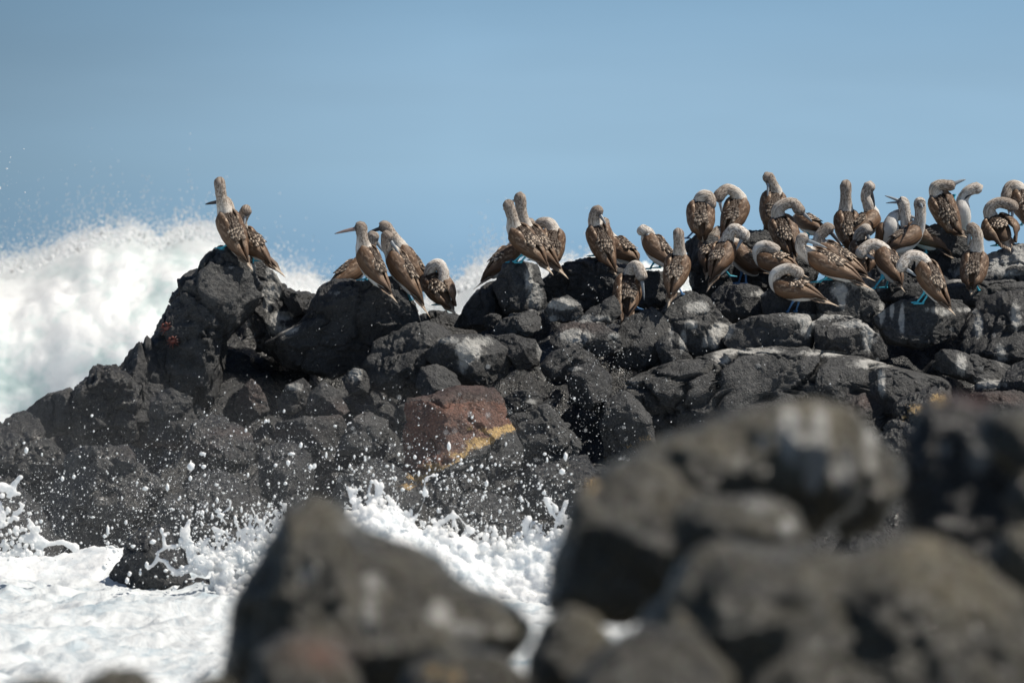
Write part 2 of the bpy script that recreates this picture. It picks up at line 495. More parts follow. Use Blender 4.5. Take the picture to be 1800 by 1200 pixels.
def rock(label, poly, mat=None, Y=None, thick=1.0, sub=6, rough=1.15, facets=8, ex=0.68, crack=0, top=0.0, smooth=2, name='lava_boulder', cat='boulder', group='lava boulders of the bird colony', fine=1.0, dy=0.0, tilt=0.0):
    cx, cy, th, R = radial(poly, smooth=smooth)
    if Y is None:
        Y = yslope(cy) + dy
    s = Y / F
    base, FC = ico(sub)
    n = base
    rho = np.sqrt(n[:, 0] ** 2 + n[:, 2] ** 2)
    ang = np.arctan2(n[:, 2], n[:, 0])
    Ri = np.interp(ang, np.append(th, math.pi), np.append(R, R[0])) * s
    hw = R.mean() * s
    w = np.ptp(np.array(poly)[:, 0]) * s / 2; hh = np.ptp(np.array(poly)[:, 1]) * s / 2
    D = thick * 0.95 * (min(w, hh) * 0.75 + max(w, hh) * 0.25)
    a = np.arccos(np.clip(np.abs(n[:, 1]), 0, 1))         # 0 at the poles of depth, pi/2 on the outline
    rr = np.sin(a) ** ex
    dd = np.cos(a) ** ex * np.sign(n[:, 1])
    cosA = np.where(rho > 1e-9, n[:, 0] / np.maximum(rho, 1e-9), 0); sinA = np.where(rho > 1e-9, n[:, 2] / np.maximum(rho, 1e-9), 0)
    L = np.stack([rr * Ri * cosA, dd * D, rr * Ri * sinA], 1)
    L[:, 1] += tilt * L[:, 2]
    seed = int(abs(cx * 7 + cy * 13)) % 9973
    r = np.random.default_rng(seed)
    # broken planes on the faces turned towards and away from the viewer
    for k in range(facets):
        nv = np.array([r.uniform(-.8, .8), r.choice([-1, -1, 1]) * r.uniform(.5, 1), r.uniform(-.35, .8)]); nv /= np.linalg.norm(nv)
        d = (L @ nv)
        lim = d.max() * r.uniform(0.52, 0.82)
        over = np.maximum(0, d - lim)
        L -= (over * 0.95)[:, None] * nv
    c0 = P(cx, cy, Y)
    Wp = L + c0
    nn = L / (np.array([hw, max(D, .01), hw]) ** 2)
    nn /= np.linalg.norm(nn, axis=1)[:, None] + 1e-9
    q = Wp / hw
    low = fbm(q * 1.1 + seed, seed, 3)
    rid = fbm(Wp * 3.2, seed + 3, 5, 0.55, ridge=True)
    med = fbm(Wp * 7.5, seed + 5, 5, 0.58)
    fn = fbm(Wp * 30, seed + 8, 3, 0.6)
    disp = rough * (0.10 * hw * low + min(0.05, 0.15 * hw) * rid + min(0.035, 0.10 * hw) * med + 0.010 * fine * fn)
    if not Y < 20:
        # old fractures that split the boulder into blocks
        wq = Wp * np.array([1, 1, 1.25]) / (0.85 * hw + .16) + 0.30 * np.stack([low, med, rid], 1)
        g1, g2 = worley(wq, seed + 2)
        disp -= rough * 0.10 * min(hw, .45) * np.clip(1 - (g2 - g1) / 0.08, 0, 1)
        disp += rough * 0.07 * hw * np.clip(.5 - g1, -.3, .5)
    # scooped hollows, as weathered lava has
    f1, f2 = worley(Wp * 2.6 + 3.3, seed)
    disp -= rough * 0.075 * min(1, hw / .3) * np.clip(0.42 - f1, 0, 1)
    if Y < 20:
        f3, f4 = worley(Wp * 5.5 + 0.4 * np.stack([low, med, rid], 1), seed + 4)
        disp += rough * (0.022 * (.45 - f3) + 0.02 * fbm(Wp * 4.5, seed + 6, 3, ridge=True))
    if crack:
        jit = np.stack([fbm(Wp * 3, 31, 3), fbm(Wp * 3, 37, 3), fbm(Wp * 3, 41, 3)], 1) * 0.35
        f1, f2 = worley(Wp * crack * np.array([1, .6, 1.35]) + jit, 77)
        gap = np.clip(1 - (f2 - f1) / 0.07, 0, 1)
        disp -= 0.11 * gap ** 0.7
        disp += 0.03 * (1 - f1)
    if Y < 20:
        disp -= disp.mean() - .2 * disp.std()
    Wp = Wp + nn * disp[:, None]
    px, py = proj(Wp)
    def spots(lst, kk=1.0):
        v = np.zeros(len(Wp))
        for (gx, gy, rx, ry, st) in lst:
            rx, ry = rx * kk, ry * kk
            dd_ = ((px - gx) / rx) ** 2 + ((py - gy) / ry) ** 2
            v = np.maximum(v, st * np.exp(-dd_ * 0.8))
        return v
    near = Y < 20
    G = [k for k in GUANO_HIGHLIGHTS if (k[1] > 735) == near] if not near else GUANO_HIGHLIGHTS[-23:]
    gu = spots(G, 1.35 if near else 0.95) * 1.5
    yl = spots([k for k in YELLOW if True])
    rd = spots(RED)
    if not near:
        yl = yl * (np.abs(cy - 760) < 120) ; rd = np.clip(rd * .55, 0, 1)
    # red and dark faces of the banded block part at the yellow line
    if 'angular rust' in label:
        lim = 857 - (px - 715) * (857 - 752) / 175.0
        rd = np.clip((lim - py) / 12 + 0.5, 0, 1) * np.clip(0.75 + 0.4 * med, .3, 1)
        rd = rd * np.where(py < 706 + 10 * med, .35, 1)
        yl = np.maximum(yl, 0.85 * np.exp(-((lim - py + 14 * med) / (9 + 8 * low)) ** 2))
    o = mk(name, Wp, FC, mat or M_ROCK, attrs={'guano': gu, 'top': np.full(len(Wp), top), 'yellow': yl, 'red': np.clip(rd, 0, 1)}, loc=tuple(c0))
    tag(o, label, cat, group)
    if not near:
        ROCKS_TMP.append((Wp, FC))
    return o

# the left spire and the slope beneath it
rock('tall craggy lava spire that carries the leftmost pair of boobies', [(377,438),(400,434),(432,452),(450,466),(458,520),(425,565),(388,600),(388,650),(378,705),(330,712),(280,700),(238,668),(250,612),(283,582),(300,542),(320,512),(314,500),(324,487),(352,478),(352,463),(362,448)], M_GREY, 45.4, 0.9, 7, 1.2, 2, smooth=2)
rock('rough dark shoulder of lava streaked white, right flank of the tall spire', [(430,455),(467,466),(484,482),(494,502),(515,517),(548,524),(574,545),(590,585),(560,640),(500,645),(455,610),(425,530)], M_ROCK, 45.9, 0.7, 6, 1.25, 2, smooth=2)
rock('small knobbly lava lump on the saddle beside the tall spire', [(500,530),(512,515),(532,516),(548,528),(545,548),(515,555)], M_ROCK, 45.7, 1.1, 5)
rock('small dark lump at the lowest point of the saddle, touching the square block', [(532,540),(545,525),(560,526),(572,540),(568,560),(540,562)], M_ROCK, 45.6, 1.1, 5)
rock('steep dark crag on the slope just below the red crab', [(205,642),(227,622),(258,600),(300,640),(350,690),(350,760),(260,785),(180,750),(160,690)], M_ROCK, 45.0, 0.7, 6, 1.3)
rock('bulging rock face under the tall spire, in front of its hollow', [(268,700),(300,680),(345,690),(372,730),(360,775),(310,790),(265,765)], M_ROCK, 44.4, 0.7, 6, 1.1)
rock('wrinkled wet crag halfway down the left slope', [(163,643),(200,646),(245,690),(240,770),(170,800),(118,760),(122,700),(150,662)], M_WET, 44.8, 0.8, 6, 1.3)
rock('smooth grey rounded boulder on the left skyline slope', [(48,722),(85,694),(122,683),(152,703),(152,735),(125,760),(70,768),(35,750)], M_GREY, 44.9, 0.9, 6, 0.7, 2)
rock('lowest dark crag at the left edge of the picture against white surf', [(-60,742),(0,733),(40,732),(90,760),(125,820),(90,880),(-60,890)], M_WET, 44.3, 0.8, 6, 1.2)
rock('wet black crag half veiled by spray under the left slope', [(110,800),(170,780),(240,800),(290,850),(280,940),(180,960),(90,930),(80,850)], M_WET, 43.6, 0.7, 6, 1.2)
rock('low dark ledge behind the scattered droplets, left of centre', [(330,748),(365,728),(420,733),(455,765),(445,810),(390,830),(325,810)], M_WET, 44.0, 0.8, 6, 1.0)
rock('brown pointed rock wedged in the dark hollow', [(408,712),(425,680),(442,664),(462,690),(475,720),(450,742),(420,738)], M_ROCK, 44.9, 0.7, 5, 0.8)
rock('smooth wet boulder just above the splash beside the dark hollow', [(455,800),(478,766),(520,768),(550,805),(548,880),(500,905),(458,870)], M_WET, 43.5, 0.8, 6, 0.8)
rock('wide black rock wall behind the densest droplets', [(270,850),(330,815),(420,830),(470,880),(470,960),(380,985),(280,960)], M_WET, 43.2, 0.6, 6, 1.1)
rock('black rock at the waterline, seen through spray at the left edge', [(-60,880),(10,860),(80,890),(120,950),(80,1000),(-60,1010)], M_WET, 43.0, 0.7, 5, 1.0)
rock('sharp grey wedge below the square block', [(538,725),(545,690),(568,670),(595,690),(612,722),(590,738),(560,742)], M_GREY, 44.4, 0.8, 5, 0.8, 4)
rock('crumbly white-tipped rock in the hollow below the square block', [(485,705),(505,680),(530,667),(548,680),(540,705),(520,725),(490,728)], M_ROCK, 44.7, 0.8, 5, 1.2)
rock('dark ledge under the grey wedge', [(480,745),(540,735),(600,730),(620,760),(590,790),(520,790),(480,770)], M_ROCK, 44.1, 0.7, 5, 1.0)

# the square block and the boulders right of it
rock('big square block in shadow under the booby that looks left', [(564,514),(588,499),(640,491),(697,491),(714,520),(738,574),(705,600),(655,645),(590,655),(500,640),(470,600),(530,565)], M_ROCK, 45.4, 0.8, 7, 0.9, 2, smooth=2)
rock('low dark rock filling the dip of the ridge beneath the curled-over booby', [(715,575),(735,552),(770,543),(805,552),(835,570),(840,600),(780,612),(725,600)], M_ROCK, 46.3, 0.9, 6)
rock('tiny white-spotted rock in the shade under the square block', [(600,665),(615,648),(638,648),(655,668),(650,690),(615,690)], M_ROCK, 44.8, 0.9, 5)
rock('broad grey boulder sloping down from the square block', [(640,642),(665,603),(715,573),(770,563),(792,575),(796,600),(765,625),(752,660),(742,690),(700,700),(655,678)], M_GREY, 44.9, 0.8, 6, 0.9)
rock('rounded boulder with the large white guano splash', [(745,625),(765,605),(790,592),(830,584),(862,588),(890,612),(908,640),(890,665),(840,678),(795,662)], M_GREY, 44.6, 0.9, 6, 0.7)
rock('dark rounded boulder touching the guano-splashed one', [(868,592),(900,586),(938,598),(953,618),(946,642),(910,652),(888,625)], M_ROCK, 44.7, 1.0, 5, 0.7)
rock('smooth grey slab wedged under the guano-splashed boulder', [(740,645),(768,632),(800,652),(812,682),(785,705),(745,705),(732,680)], M_GREY, 44.3, 0.8, 5, 0.7)
rock('low ridge rock between the slanting boulder and the guano-splashed one', [(858,582),(880,560),(930,546),(955,552),(956,572),(935,592),(895,594)], M_GREY, 45.0, 0.8, 5, 1.1)
rock('round knob crusted white with guano', [(958,545),(972,526),(1000,521),(1022,535),(1022,555),(992,568),(965,564)], M_GREY, 45.1, 1.1, 5, 1.3)
rock('dark boulder under the tail of the booby that hangs to the left', [(800,572),(820,535),(845,508),(872,498),(900,530),(890,560),(845,580)], M_ROCK, 45.6, 0.9, 6, 0.9)
rock('tilted boulder with a pale streaked flank under the necking pair', [(868,500),(886,468),(902,460),(942,468),(954,500),(959,540),(932,550),(884,548)], M_GREY, 45.5, 0.9, 6, 0.9, 4)
rock('long dark ridge block under the backward-facing booby, in full shade', [(952,500),(975,475),(1005,460),(1050,453),(1092,468),(1135,492),(1150,530),(1100,556),(1040,550),(1000,534),(960,528)], M_ROCK, 46.0, 0.7, 6, 1.0, 2)
rock('small shadowed stone in the gap under the slanting boulders', [(845,560),(860,550),(880,555),(880,575),(855,578)], M_ROCK, 45.3, 0.9, 5)
rock('slanting rock with a pale upper edge, left of the hunched booby on the slope', [(1018,560),(1050,530),(1085,518),(1095,545),(1075,568),(1040,580)], M_GREY, 45.0, 0.8, 5, 1.0)
rock('reddish rock spattered with guano', [(968,600),(980,570),(1010,558),(1050,565),(1085,590),(1095,620),(1050,628),(1010,615),(978,622)], M_GREY, 44.8, 0.8, 6, 1.2)
rock('smooth boulder the hunched booby on the slope stands on', [(1078,600),(1100,560),(1145,542),(1190,556),(1205,600),(1175,632),(1125,652),(1082,642)], M_GREY, 45.0, 0.9, 6, 0.8)
rock('low rounded rock between two deep shadows, below the reddish rock', [(952,645),(972,620),(1010,602),(1050,622),(1068,642),(1050,660),(1000,668),(968,668)], M_ROCK, 44.5, 0.8, 5, 0.9)
rock('upright fist-shaped stone below the low rounded rock', [(1000,670),(1010,645),(1030,637),(1060,648),(1074,662),(1072,695),(1040,722),(1002,705)], M_ROCK, 44.2, 0.9, 5, 0.8)
rock('small rock behind the feet of the white-headed booby', [(1095,500),(1130,475),(1165,478),(1185,500),(1180,540),(1120,545)], M_ROCK, 46.0, 0.8, 5)
rock('rounded boulder under the straight-necked booby, streaked with guano', [(1160,548),(1185,522),(1215,512),(1248,528),(1290,575),(1292,600),(1258,626),(1222,632),(1190,595)], M_GREY, 45.2, 0.9, 6, 0.8)
rock('narrow leaning slab in the cleft left of the rounded guano boulder', [(1150,600),(1170,570),(1188,585),(1225,640),(1200,655),(1165,640)], M_GREY, 44.8, 0.7, 5, 0.8)
rock('dark upright pillar carrying the heart-shaped hunched booby', [(1203,425),(1225,412),(1262,418),(1282,450),(1285,505),(1255,525),(1222,520),(1212,470)], M_ROCK, 46.2, 0.7, 6, 1.0, 1)
rock('dark hump behind the front row, under the tall booby that looks down', [(1270,450),(1300,412),(1345,405),(1395,430),(1440,470),(1420,520),(1340,530),(1270,510)], M_ROCK, 46.7, 0.6, 6, 0.8, 1)

# right-hand shelves
rock('dark rounded block under the white-necked preening boobies', [(1236,525),(1262,503),(1310,497),(1345,508),(1356,545),(1325,562),(1280,573),(1252,558)], M_ROCK, 45.5, 0.9, 6, 0.7)
rock('low dark ledge rock behind the booby with the long level tail', [(1335,520),(1370,500),(1425,505),(1448,530),(1440,560),(1380,566),(1345,558)], M_ROCK, 45.3, 0.8, 6, 0.7)
rock('broad speckled block under the long-winged booby', [(1430,530),(1448,503),(1480,493),(1530,512),(1552,535),(1545,562),(1500,572),(1440,566)], M_GREY, 45.3, 0.9, 6, 0.8)
rock('loaf-shaped boulder with pale rim, left of a pair of twin loaves', [(1270,600),(1282,572),(1318,556),(1375,552),(1424,552),(1438,580),(1432,612),(1380,620),(1290,622)], M_GREY, 45.0, 0.8, 6, 0.6, 2, top=.35)
rock('loaf-shaped boulder with pale rim, right of a pair of twin loaves', [(1428,568),(1450,552),(1500,560),(1542,588),(1558,628),(1500,634),(1438,622)], M_ROCK, 44.9, 0.8, 6, 0.8, 2, top=.35)
rock('wide rounded boulder with white drips under the blue-footed bird with bowed head', [(1535,560),(1560,535),(1620,524),(1690,528),(1708,545),(1680,590),(1610,612),(1560,604)], M_GREY, 45.2, 0.9, 6, 0.7)
rock('flat shelf of layered lava under the tall booby at right', [(1560,530),(1600,500),(1680,492),(1780,495),(1880,500),(1880,545),(1780,552),(1690,540)], M_GREY, 45.9, 0.7, 6, 0.9, 1, top=.25)
rock('large dark fissured block at the right edge', [(1655,610),(1700,548),(1760,520),(1860,510),(1880,640),(1780,656),(1700,650)], M_ROCK, 45.1, 0.8, 6, 1.2)
rock('whitewashed boulder behind the birds at the right edge', [(1712,480),(1735,450),(1785,438),(1880,440),(1880,505),(1720,508)], M_GREY, 46.4, 0.7, 6, 1.2, top=.3)
rock('guano-whitened hump between the crowded boobies', [(1490,520),(1505,485),(1550,470),(1610,478),(1640,510),(1600,530),(1530,530)], M_GREY, 46.2, 0.7, 6, 1.0, top=.35)
rock('dark crest rock under the booby scratching its head', [(1600,470),(1625,410),(1660,395),(1700,415),(1725,460),(1720,500),(1620,505)], M_ROCK, 46.8, 0.6, 6, 1.0)
rock('shaded crest rock at the far right, under the wing-spreading booby', [(1700,470),(1725,440),(1780,430),(1880,425),(1880,480),(1740,490)], M_ROCK, 46.9, 0.6, 6, 0.9)
rock('dark crest rock in the middle of the crowd', [(1430,500),(1450,455),(1500,435),(1560,430),(1610,440),(1620,490),(1520,505)], M_ROCK, 47.0, 0.5, 6, 0.9)
rock('long ropy ledge below the fissured block', [(1618,632),(1650,614),(1720,622),(1775,645),(1800,672),(1740,680),(1660,655)], M_GREY, 44.7, 0.7, 6, 1.3)
rock('large smooth slab split into plates by cracks', [(1072,720),(1105,665),(1180,638),(1290,614),(1440,620),(1560,645),(1660,668),(1680,720),(1600,760),(1400,800),(1200,810),(1100,780)], M_GREY, 44.6, 0.55, 7, 0.6, 1, crack=1.75, top=.22, tilt=0.35, ex=.42)
rock('stubby rounded rock at the left foot of the cracked slab', [(1055,760),(1065,705),(1105,680),(1140,710),(1150,780),(1120,815),(1065,810)], M_GREY, 44.0, 0.8, 6, 0.8)
rock('small stone tucked beside the stubby rounded rock', [(1040,715),(1060,688),(1085,690),(1082,720),(1050,735)], M_GREY, 44.3, 0.9, 5)
rock('rounded rock bearing a single white drip, under the cracked slab edge', [(1520,700),(1528,655),(1560,642),(1600,650),(1618,690),(1600,720),(1545,728)], M_GREY, 44.3, 0.7, 6, 0.7)
rock('egg-shaped rock below the twin loaves, left of the white drip', [(1430,690),(1440,650),(1480,640),(1504,670),(1502,705),(1460,722)], M_GREY, 44.3, 0.6, 6, 0.8)
rock('flat stone with a pale top above the gold-crusted rock', [(1700,690),(1720,672),(1765,668),(1810,680),(1820,705),(1760,712)], M_ROCK, 44.5, 0.8, 5, 1.0, top=.4)
rock('shaggy rock crusted with gold barnacles', [(1560,775),(1580,715),(1620,688),(1660,682),(1680,705),(1650,745),(1610,785)], M_WET, 43.9, 0.8, 6, 1.4)
rock('dark lumpy rock left of the gold-crusted one', [(1470,725),(1490,700),(1520,695),(1532,720),(1530,760),(1480,765)], M_ROCK, 44.0, 0.8, 5, 1.2)
rock('glittering wet rock under the gold-crusted one', [(1530,790),(1545,752),(1580,740),(1620,765),(1620,810),(1550,815)], M_WET, 43.6, 0.8, 6, 1.3)
rock('brown crumbly rock at the right edge above the near boulders', [(1700,720),(1730,695),(1790,690),(1870,700),(1870,760),(1740,770)], M_ROCK, 44.2, 0.8, 5, 1.1)
rock('black crevice rock filling the shade at the right edge', [(1760,690),(1780,640),(1830,600),(1900,600),(1900,720),(1800,720)], M_WET, 44.4, 0.8, 5, 1.0)

# rust block and lower centre
rock('angular rust red block with a yellow band across its face', [(712,855),(712,760),(716,704),(762,692),(802,678),(868,680),(884,700),(892,745),(915,800),(905,850),(840,880),(760,885)], M_ROCK, 43.6, 0.55, 7, 0.9, 5, smooth=1, tilt=.55, ex=.5)
rock('smooth grey stone peeping out right of the rust red block', [(882,700),(905,686),(940,684),(955,702),(945,722),(900,724)], M_GREY, 44.2, 0.9, 5, 0.6)
rock('broad wedge of grooved lava right of the rust red block', [(884,750),(915,726),(960,716),(1010,745),(1028,785),(1015,825),(950,828),(915,808)], M_GREY, 43.8, 0.7, 6, 1.1)
rock('glistening speckled wet rock under the grooved wedge', [(905,860),(930,825),(985,805),(1035,795),(1060,840),(1040,900),(960,915),(910,900)], M_WET, 43.3, 0.7, 6, 1.1)
rock('grey boulder left of the rust red block', [(588,800),(600,765),(638,722),(664,711),(682,732),(678,772),(650,800)], M_GREY, 43.9, 0.8, 6, 0.9)
rock('small stone touching the left side of the rust red block', [(692,730),(700,712),(718,708),(722,730),(708,742)], M_GREY, 44.0, 0.9, 5)
rock('black wet rock behind the central splash', [(600,830),(650,800),(715,830),(740,880),(720,930),(620,930),(590,880)], M_WET, 43.2, 0.7, 6, 1.0)
rock('dark rock behind the arching splash, below the rust red block', [(740,900),(790,875),(870,870),(930,890),(950,950),(850,980),(750,960)], M_WET, 42.9, 0.6, 6, 1.0)
rock('lone black rock standing in the white surf', [(188,1010),(205,985),(222,950),(245,930),(285,922),(320,935),(340,965),(345,1010),(310,1035),(240,1042),(195,1040)], M_WET, 40.2, 0.8, 6, 0.8, smooth=2)
rock('low black rock awash in the white surf, smaller of two', [(305,1048),(320,1020),(345,1012),(375,1020),(388,1045),(360,1062),(320,1062)], M_WET, 39.6, 0.8, 5, 0.9)

# blurred boulders close to the camera
NG = 'near boulders out of focus'
def near(label, poly, Y, **k):
    k['rough'] = k.get('rough', .35) * 1.5; k.setdefault('thick', 0.8); k.setdefault('facets', 0); k.setdefault('fine', 0.0)
    return rock(label, poly, M_BLACK if label.startswith('black') else M_NEAR, Y, name='shore_boulder', group=NG, smooth=8, **k)
near('long blurred boulder with white streaks at its right end', [(1100,820),(1150,778),(1240,745),(1350,715),(1430,700),(1490,720),(1535,775),(1545,840),(1510,900),(1440,945),(1340,940),(1220,890),(1130,870)], 12.6, rough=.55)
near('olive blurred boulder tucked behind the white-streaked one', [(1500,800),(1545,778),(1580,805),(1588,860),(1550,925),(1480,960),(1440,920)], 12.9)
near('blurred boulder with a blue-black left side beside the foaming gap', [(962,1060),(975,970),(1012,875),(1070,822),(1130,802),(1185,830),(1240,880),(1260,960),(1200,1040),(1100,1090),(1000,1100)], 12.3, rough=.5)
near('pale-topped blurred boulder in the middle of the near heap', [(1190,900),(1240,872),(1330,865),(1395,900),(1418,955),(1360,1010),(1240,1010),(1180,960)], 11.9, rough=.6)
near('huge smooth blurred boulder across the lower right', [(1130,1100),(1200,1000),(1270,955),(1400,955),(1500,975),(1600,945),(1700,975),(1790,1040),(1850,1130),(1880,1260),(1500,1300),(1080,1300)], 11.2, rough=.5)
near('dark blurred boulder in the bottom centre, under the huge smooth one', [(1000,1200),(1060,1130),(1130,1090),(1230,1110),(1290,1180),(1290,1290),(1000,1300)], 10.9)
near('small pale blurred boulder at the foot of the foaming gap', [(925,1150),(955,1090),(1000,1063),(1050,1080),(1085,1130),(1080,1220),(930,1230)], 11.5)
near('black blurred boulder with a pale hooked rim at the right edge', [(1590,880),(1602,790),(1625,725),(1670,698),(1715,715),(1770,745),(1860,770),(1880,900),(1820,980),(1680,990),(1600,950)], 12.4, rough=.9)
near('pale blurred boulder on the rim of the black one, at the right edge', [(1710,770),(1740,720),(1800,720),(1880,740),(1880,830),(1790,850)], 12.0, rough=.7)
near('blurred boulder in the right edge shade between the black and the huge one', [(1730,990),(1770,940),(1840,920),(1900,950),(1900,1090),(1800,1080)], 11.6)
near('brown blurred boulder at the right edge under the pale hooked rim', [(1760,880),(1800,830),(1880,820),(1900,930),(1820,960)], 11.9)
near('humpbacked blurred boulder left of the foaming gap', [(388,1230),(396,1130),(425,1045),(470,975),(505,912),(555,884),(600,895),(640,940),(690,962),(760,980),(830,1028),(905,1080),(938,1115),(915,1150),(870,1180),(800,1260),(500,1300)], 12.3, rough=.5, sub=7)
near('reddish blurred boulder at the bottom left of the humpbacked one', [(430,1260),(455,1150),(505,1112),(560,1122),(625,1170),(670,1260),(560,1300)], 11.3)
near('spotted blurred boulder at the bottom right of the humpbacked one', [(690,1240),(720,1170),(790,1135),(870,1150),(930,1190),(950,1290),(700,1300)], 11.3)
near('low blurred hump rising from the bottom edge, middle of three', [(120,1230),(145,1190),(190,1173),(235,1180),(275,1215),(270,1280),(130,1280)], 12.0, sub=5)
near('low blurred hump rising from the bottom edge, left of three', [(-20,1230),(20,1195),(75,1184),(115,1200),(130,1260),(-20,1290)], 12.0, sub=5)
near('low blurred hump rising from the bottom edge, right of three', [(320,1240),(345,1195),(385,1183),(420,1200),(430,1280),(330,1280)], 12.0, sub=5)

# ray casting onto what has been built so far
_vs, _fs, off = [], [], 0
for v_, f_ in ROCKS_TMP:
    _vs.append(v_); _fs.append(f_ + off); off += len(v_)
BV = BVHTree.FromPolygons(np.concatenate(_vs).tolist(), np.concatenate(_fs).tolist())
def hitY(px, py):
    o = Vector((0, 0, CAMZ))
    for k in range(14):
        d = Vector(P(px, py + k * 2, 45.0)) - o
        h = BV.ray_cast(o, d.normalized())
        if h[0] is not None and h[0].y > 30:
            return h[0].y, k
    return None, 0
def drop(p, up=0.25):
    h = BV.ray_cast(Vector(p) + Vector((0, 0, up)), Vector((0, 0, -1)))
    return h[0] if h[0] is not None else None


# ------------------------------------------------------------------ sea, surf and spray
def lines(lo, hi, step, far, grow=1.25):
    a = list(np.arange(lo, hi, step)); s = step; x = lo; L = []
    while x > -far:
        s *= grow; x -= s; L.append(x)
    R_ = []; s = step; x = a[-1]
    while x < far:
        s *= grow; x += s; R_.append(x)
    return L[::-1], a, R_
def build_sea():
    l, a, r = lines(-4.2, 2.2, 0.02, 9000)
    xs = np.array(l + a + r)
    ya = list(np.arange(28.0, 44.5, 0.035)); yb = []
    s_, x = 0.035, ya[-1]
    while x < 14000:
        s_ *= 1.12; x += s_; yb.append(x)
    yc = []; s_, x = 0.035, 28.0
    while x > 16:
        s_ *= 1.3; x -= s_; yc.append(x)
    ys = np.array(yc[::-1] + ya + yb)
    X, Yg = np.meshgrid(xs, ys); x = X.ravel(); y = Yg.ravel()
    p = np.stack([x, y * 0.8, np.zeros(len(x))], 1)
    nearf = np.clip((60 - y) / 12, 0, 1) * np.clip((14 - np.abs(x)) / 4, 0, 1)
    z = 0.07 * fbm(p * 0.55, 4, 3) + nearf * (0.10 * fbm(p * 1.6, 8, 5, ridge=True) + 0.028 * fbm(p * np.array([4, 7, 1]) + 2, 12, 5, 0.6, ridge=True) + 0.012 * fbm(p * 22, 15, 3, 0.6))
    z = z * np.clip(1.2 - y / 9000, 0, 1)
    foam = np.where(y < 96, 0.9, 0.12 * np.exp(-(y - 96) / 25) - 0.35 * (y > 125))
    nx, ny = len(xs), len(ys)
    i = (np.arange(ny - 1)[:, None] * nx + np.arange(nx - 1)[None]).ravel()
    o = mk('sea', np.stack([x, y, z], 1), np.stack([i, i + 1, i + nx + 1, i + nx], 1), M_SEA, attrs={'foam': foam})
    tag(o, 'white churning surf on a deep blue sea', None, None, 'structure')
build_sea()

WX = np.array([-1600, -400, 0, 50, 90, 120, 150, 180, 205, 232, 258, 285, 310, 350, 380, 430, 470, 505, 540, 575, 620, 700, 760, 800, 830, 870, 910, 950, 1000, 1060, 1120, 1180, 1240, 1300, 1500, 2600], float)
WY = np.array([520, 480, 467, 462, 447, 432, 424, 412, 418, 404, 418, 426, 410, 404, 410, 436, 470, 492, 488, 512, 530, 560, 530, 505, 484, 462, 468, 478, 464, 474, 486, 478, 486, 520, 560, 560], float)
def build_wave():
    Yw = 95.0
    xs = np.linspace(-23, 16, 900); v = np.linspace(0, 1, 190)
    X, Vv = np.meshgrid(xs, v); x = X.ravel(); t = Vv.ravel()
    px = x / Yw * F + 900
    h = CAMZ - (np.interp(px, WX, WY) - HZ) / F * Yw - 0.12
    h = np.maximum(h, 0.3)
    # rounded surging front, crest, steep back
    ang = t * math.pi
    y = Yw - np.cos(ang) * 4.2
    z = -0.3 + (h + 0.3) * np.sin(ang) ** 0.75
    V = np.stack([x, y, z], 1)
    n = np.stack([0 * x, -np.cos(ang), np.sin(ang) + .15], 1); n /= np.linalg.norm(n, axis=1)[:, None]
    q = V * np.array([1, .8, 1.0])
    d = 0.55 * fbm(q * 0.55, 5, 4) * np.clip(h / 2, .3, 1) + 0.22 * (1 - worley(q * 1.3 + 0.3 * np.stack([fbm(q * 2, 2, 2)] * 3, 1), 5)[0]) + 0.16 * fbm(q * 3.2, 9, 5, 0.6) + 0.05 * fbm(q * 14, 9, 3, 0.6)
    V = V + n * d[:, None] * 0.75
    clear = np.clip(fbm(q * 0.9 + 7, 33, 4) * 1.6 - 0.52, 0, 0.75) * np.clip(1.3 - z, .4, 1) * (t < .5)
    nx, ny = len(xs), len(v)
    i = (np.arange(ny - 1)[:, None] * nx + np.arange(nx - 1)[None]).ravel()
    o = mk('breaking_wave', V, np.stack([i, i + 1, i + nx + 1, i + nx], 1), M_WAVE, attrs={'clear': clear})
    tag(o, 'white wall of surf breaking behind the lava headland', 'wave', None, 'stuff')
build_wave()

def blobs(name, C_, R_, mat, label, cat, sub=1, stretch=None, kind='stuff', seed=1):
    """many droplets as one mesh; C_ centres (N,3), R_ radii"""
    V0, F0 = ico(sub)
    r = np.random.default_rng(seed)
    N = len(C_)
    S = np.ones((N, 3)) if stretch is None else stretch
    V = C_[:, None, :] + V0[None] * R_[:, None, None] * S[:, None, :]
    # wobble so that no two droplets are the same ball
    V += V0[None] * (R_[:, None, None] * r.uniform(-.22, .22, (N, len(V0), 1)))
    Fc = F0[None] + (np.arange(N) * len(V0))[:, None, None]
    o = mk(name, V.reshape(-1, 3), Fc.reshape(-1, 3), mat, attrs={'clear': np.zeros(N * len(V0))})
    tag(o, label, cat, None, kind)
    return o

r = np.random.default_rng(5)
# feathery mist thrown up along the crest of the wave
N = 15000
px = r.uniform(-150, 1300, N)
crest = np.interp(px, WX, WY)
clump = fbm(np.stack([px / 26, 0 * px, 0 * px], 1), 3, 4)
lift = r.exponential(1, N) * (12 + 14 * np.clip(clump + .2, 0, 1) * 2) * np.interp(px, [0, 400, 520, 760, 900], [1.0, 1.0, .8, .8, .7])
py = crest + 16 - lift
yy = 95 + r.normal(0, 1.6, N)
Cw = np.array([P(a, b_, c_) for a, b_, c_ in zip(px, py, yy)])
Rw = 0.010 + 0.030 * r.power(1.5, N) * np.exp(-np.maximum(0, lift - 16) / 16)
blobs('wave_spray', Cw, Rw, M_WAVE, 'mist of fine spray along the crest of the far wave', 'spray', 0, seed=2)
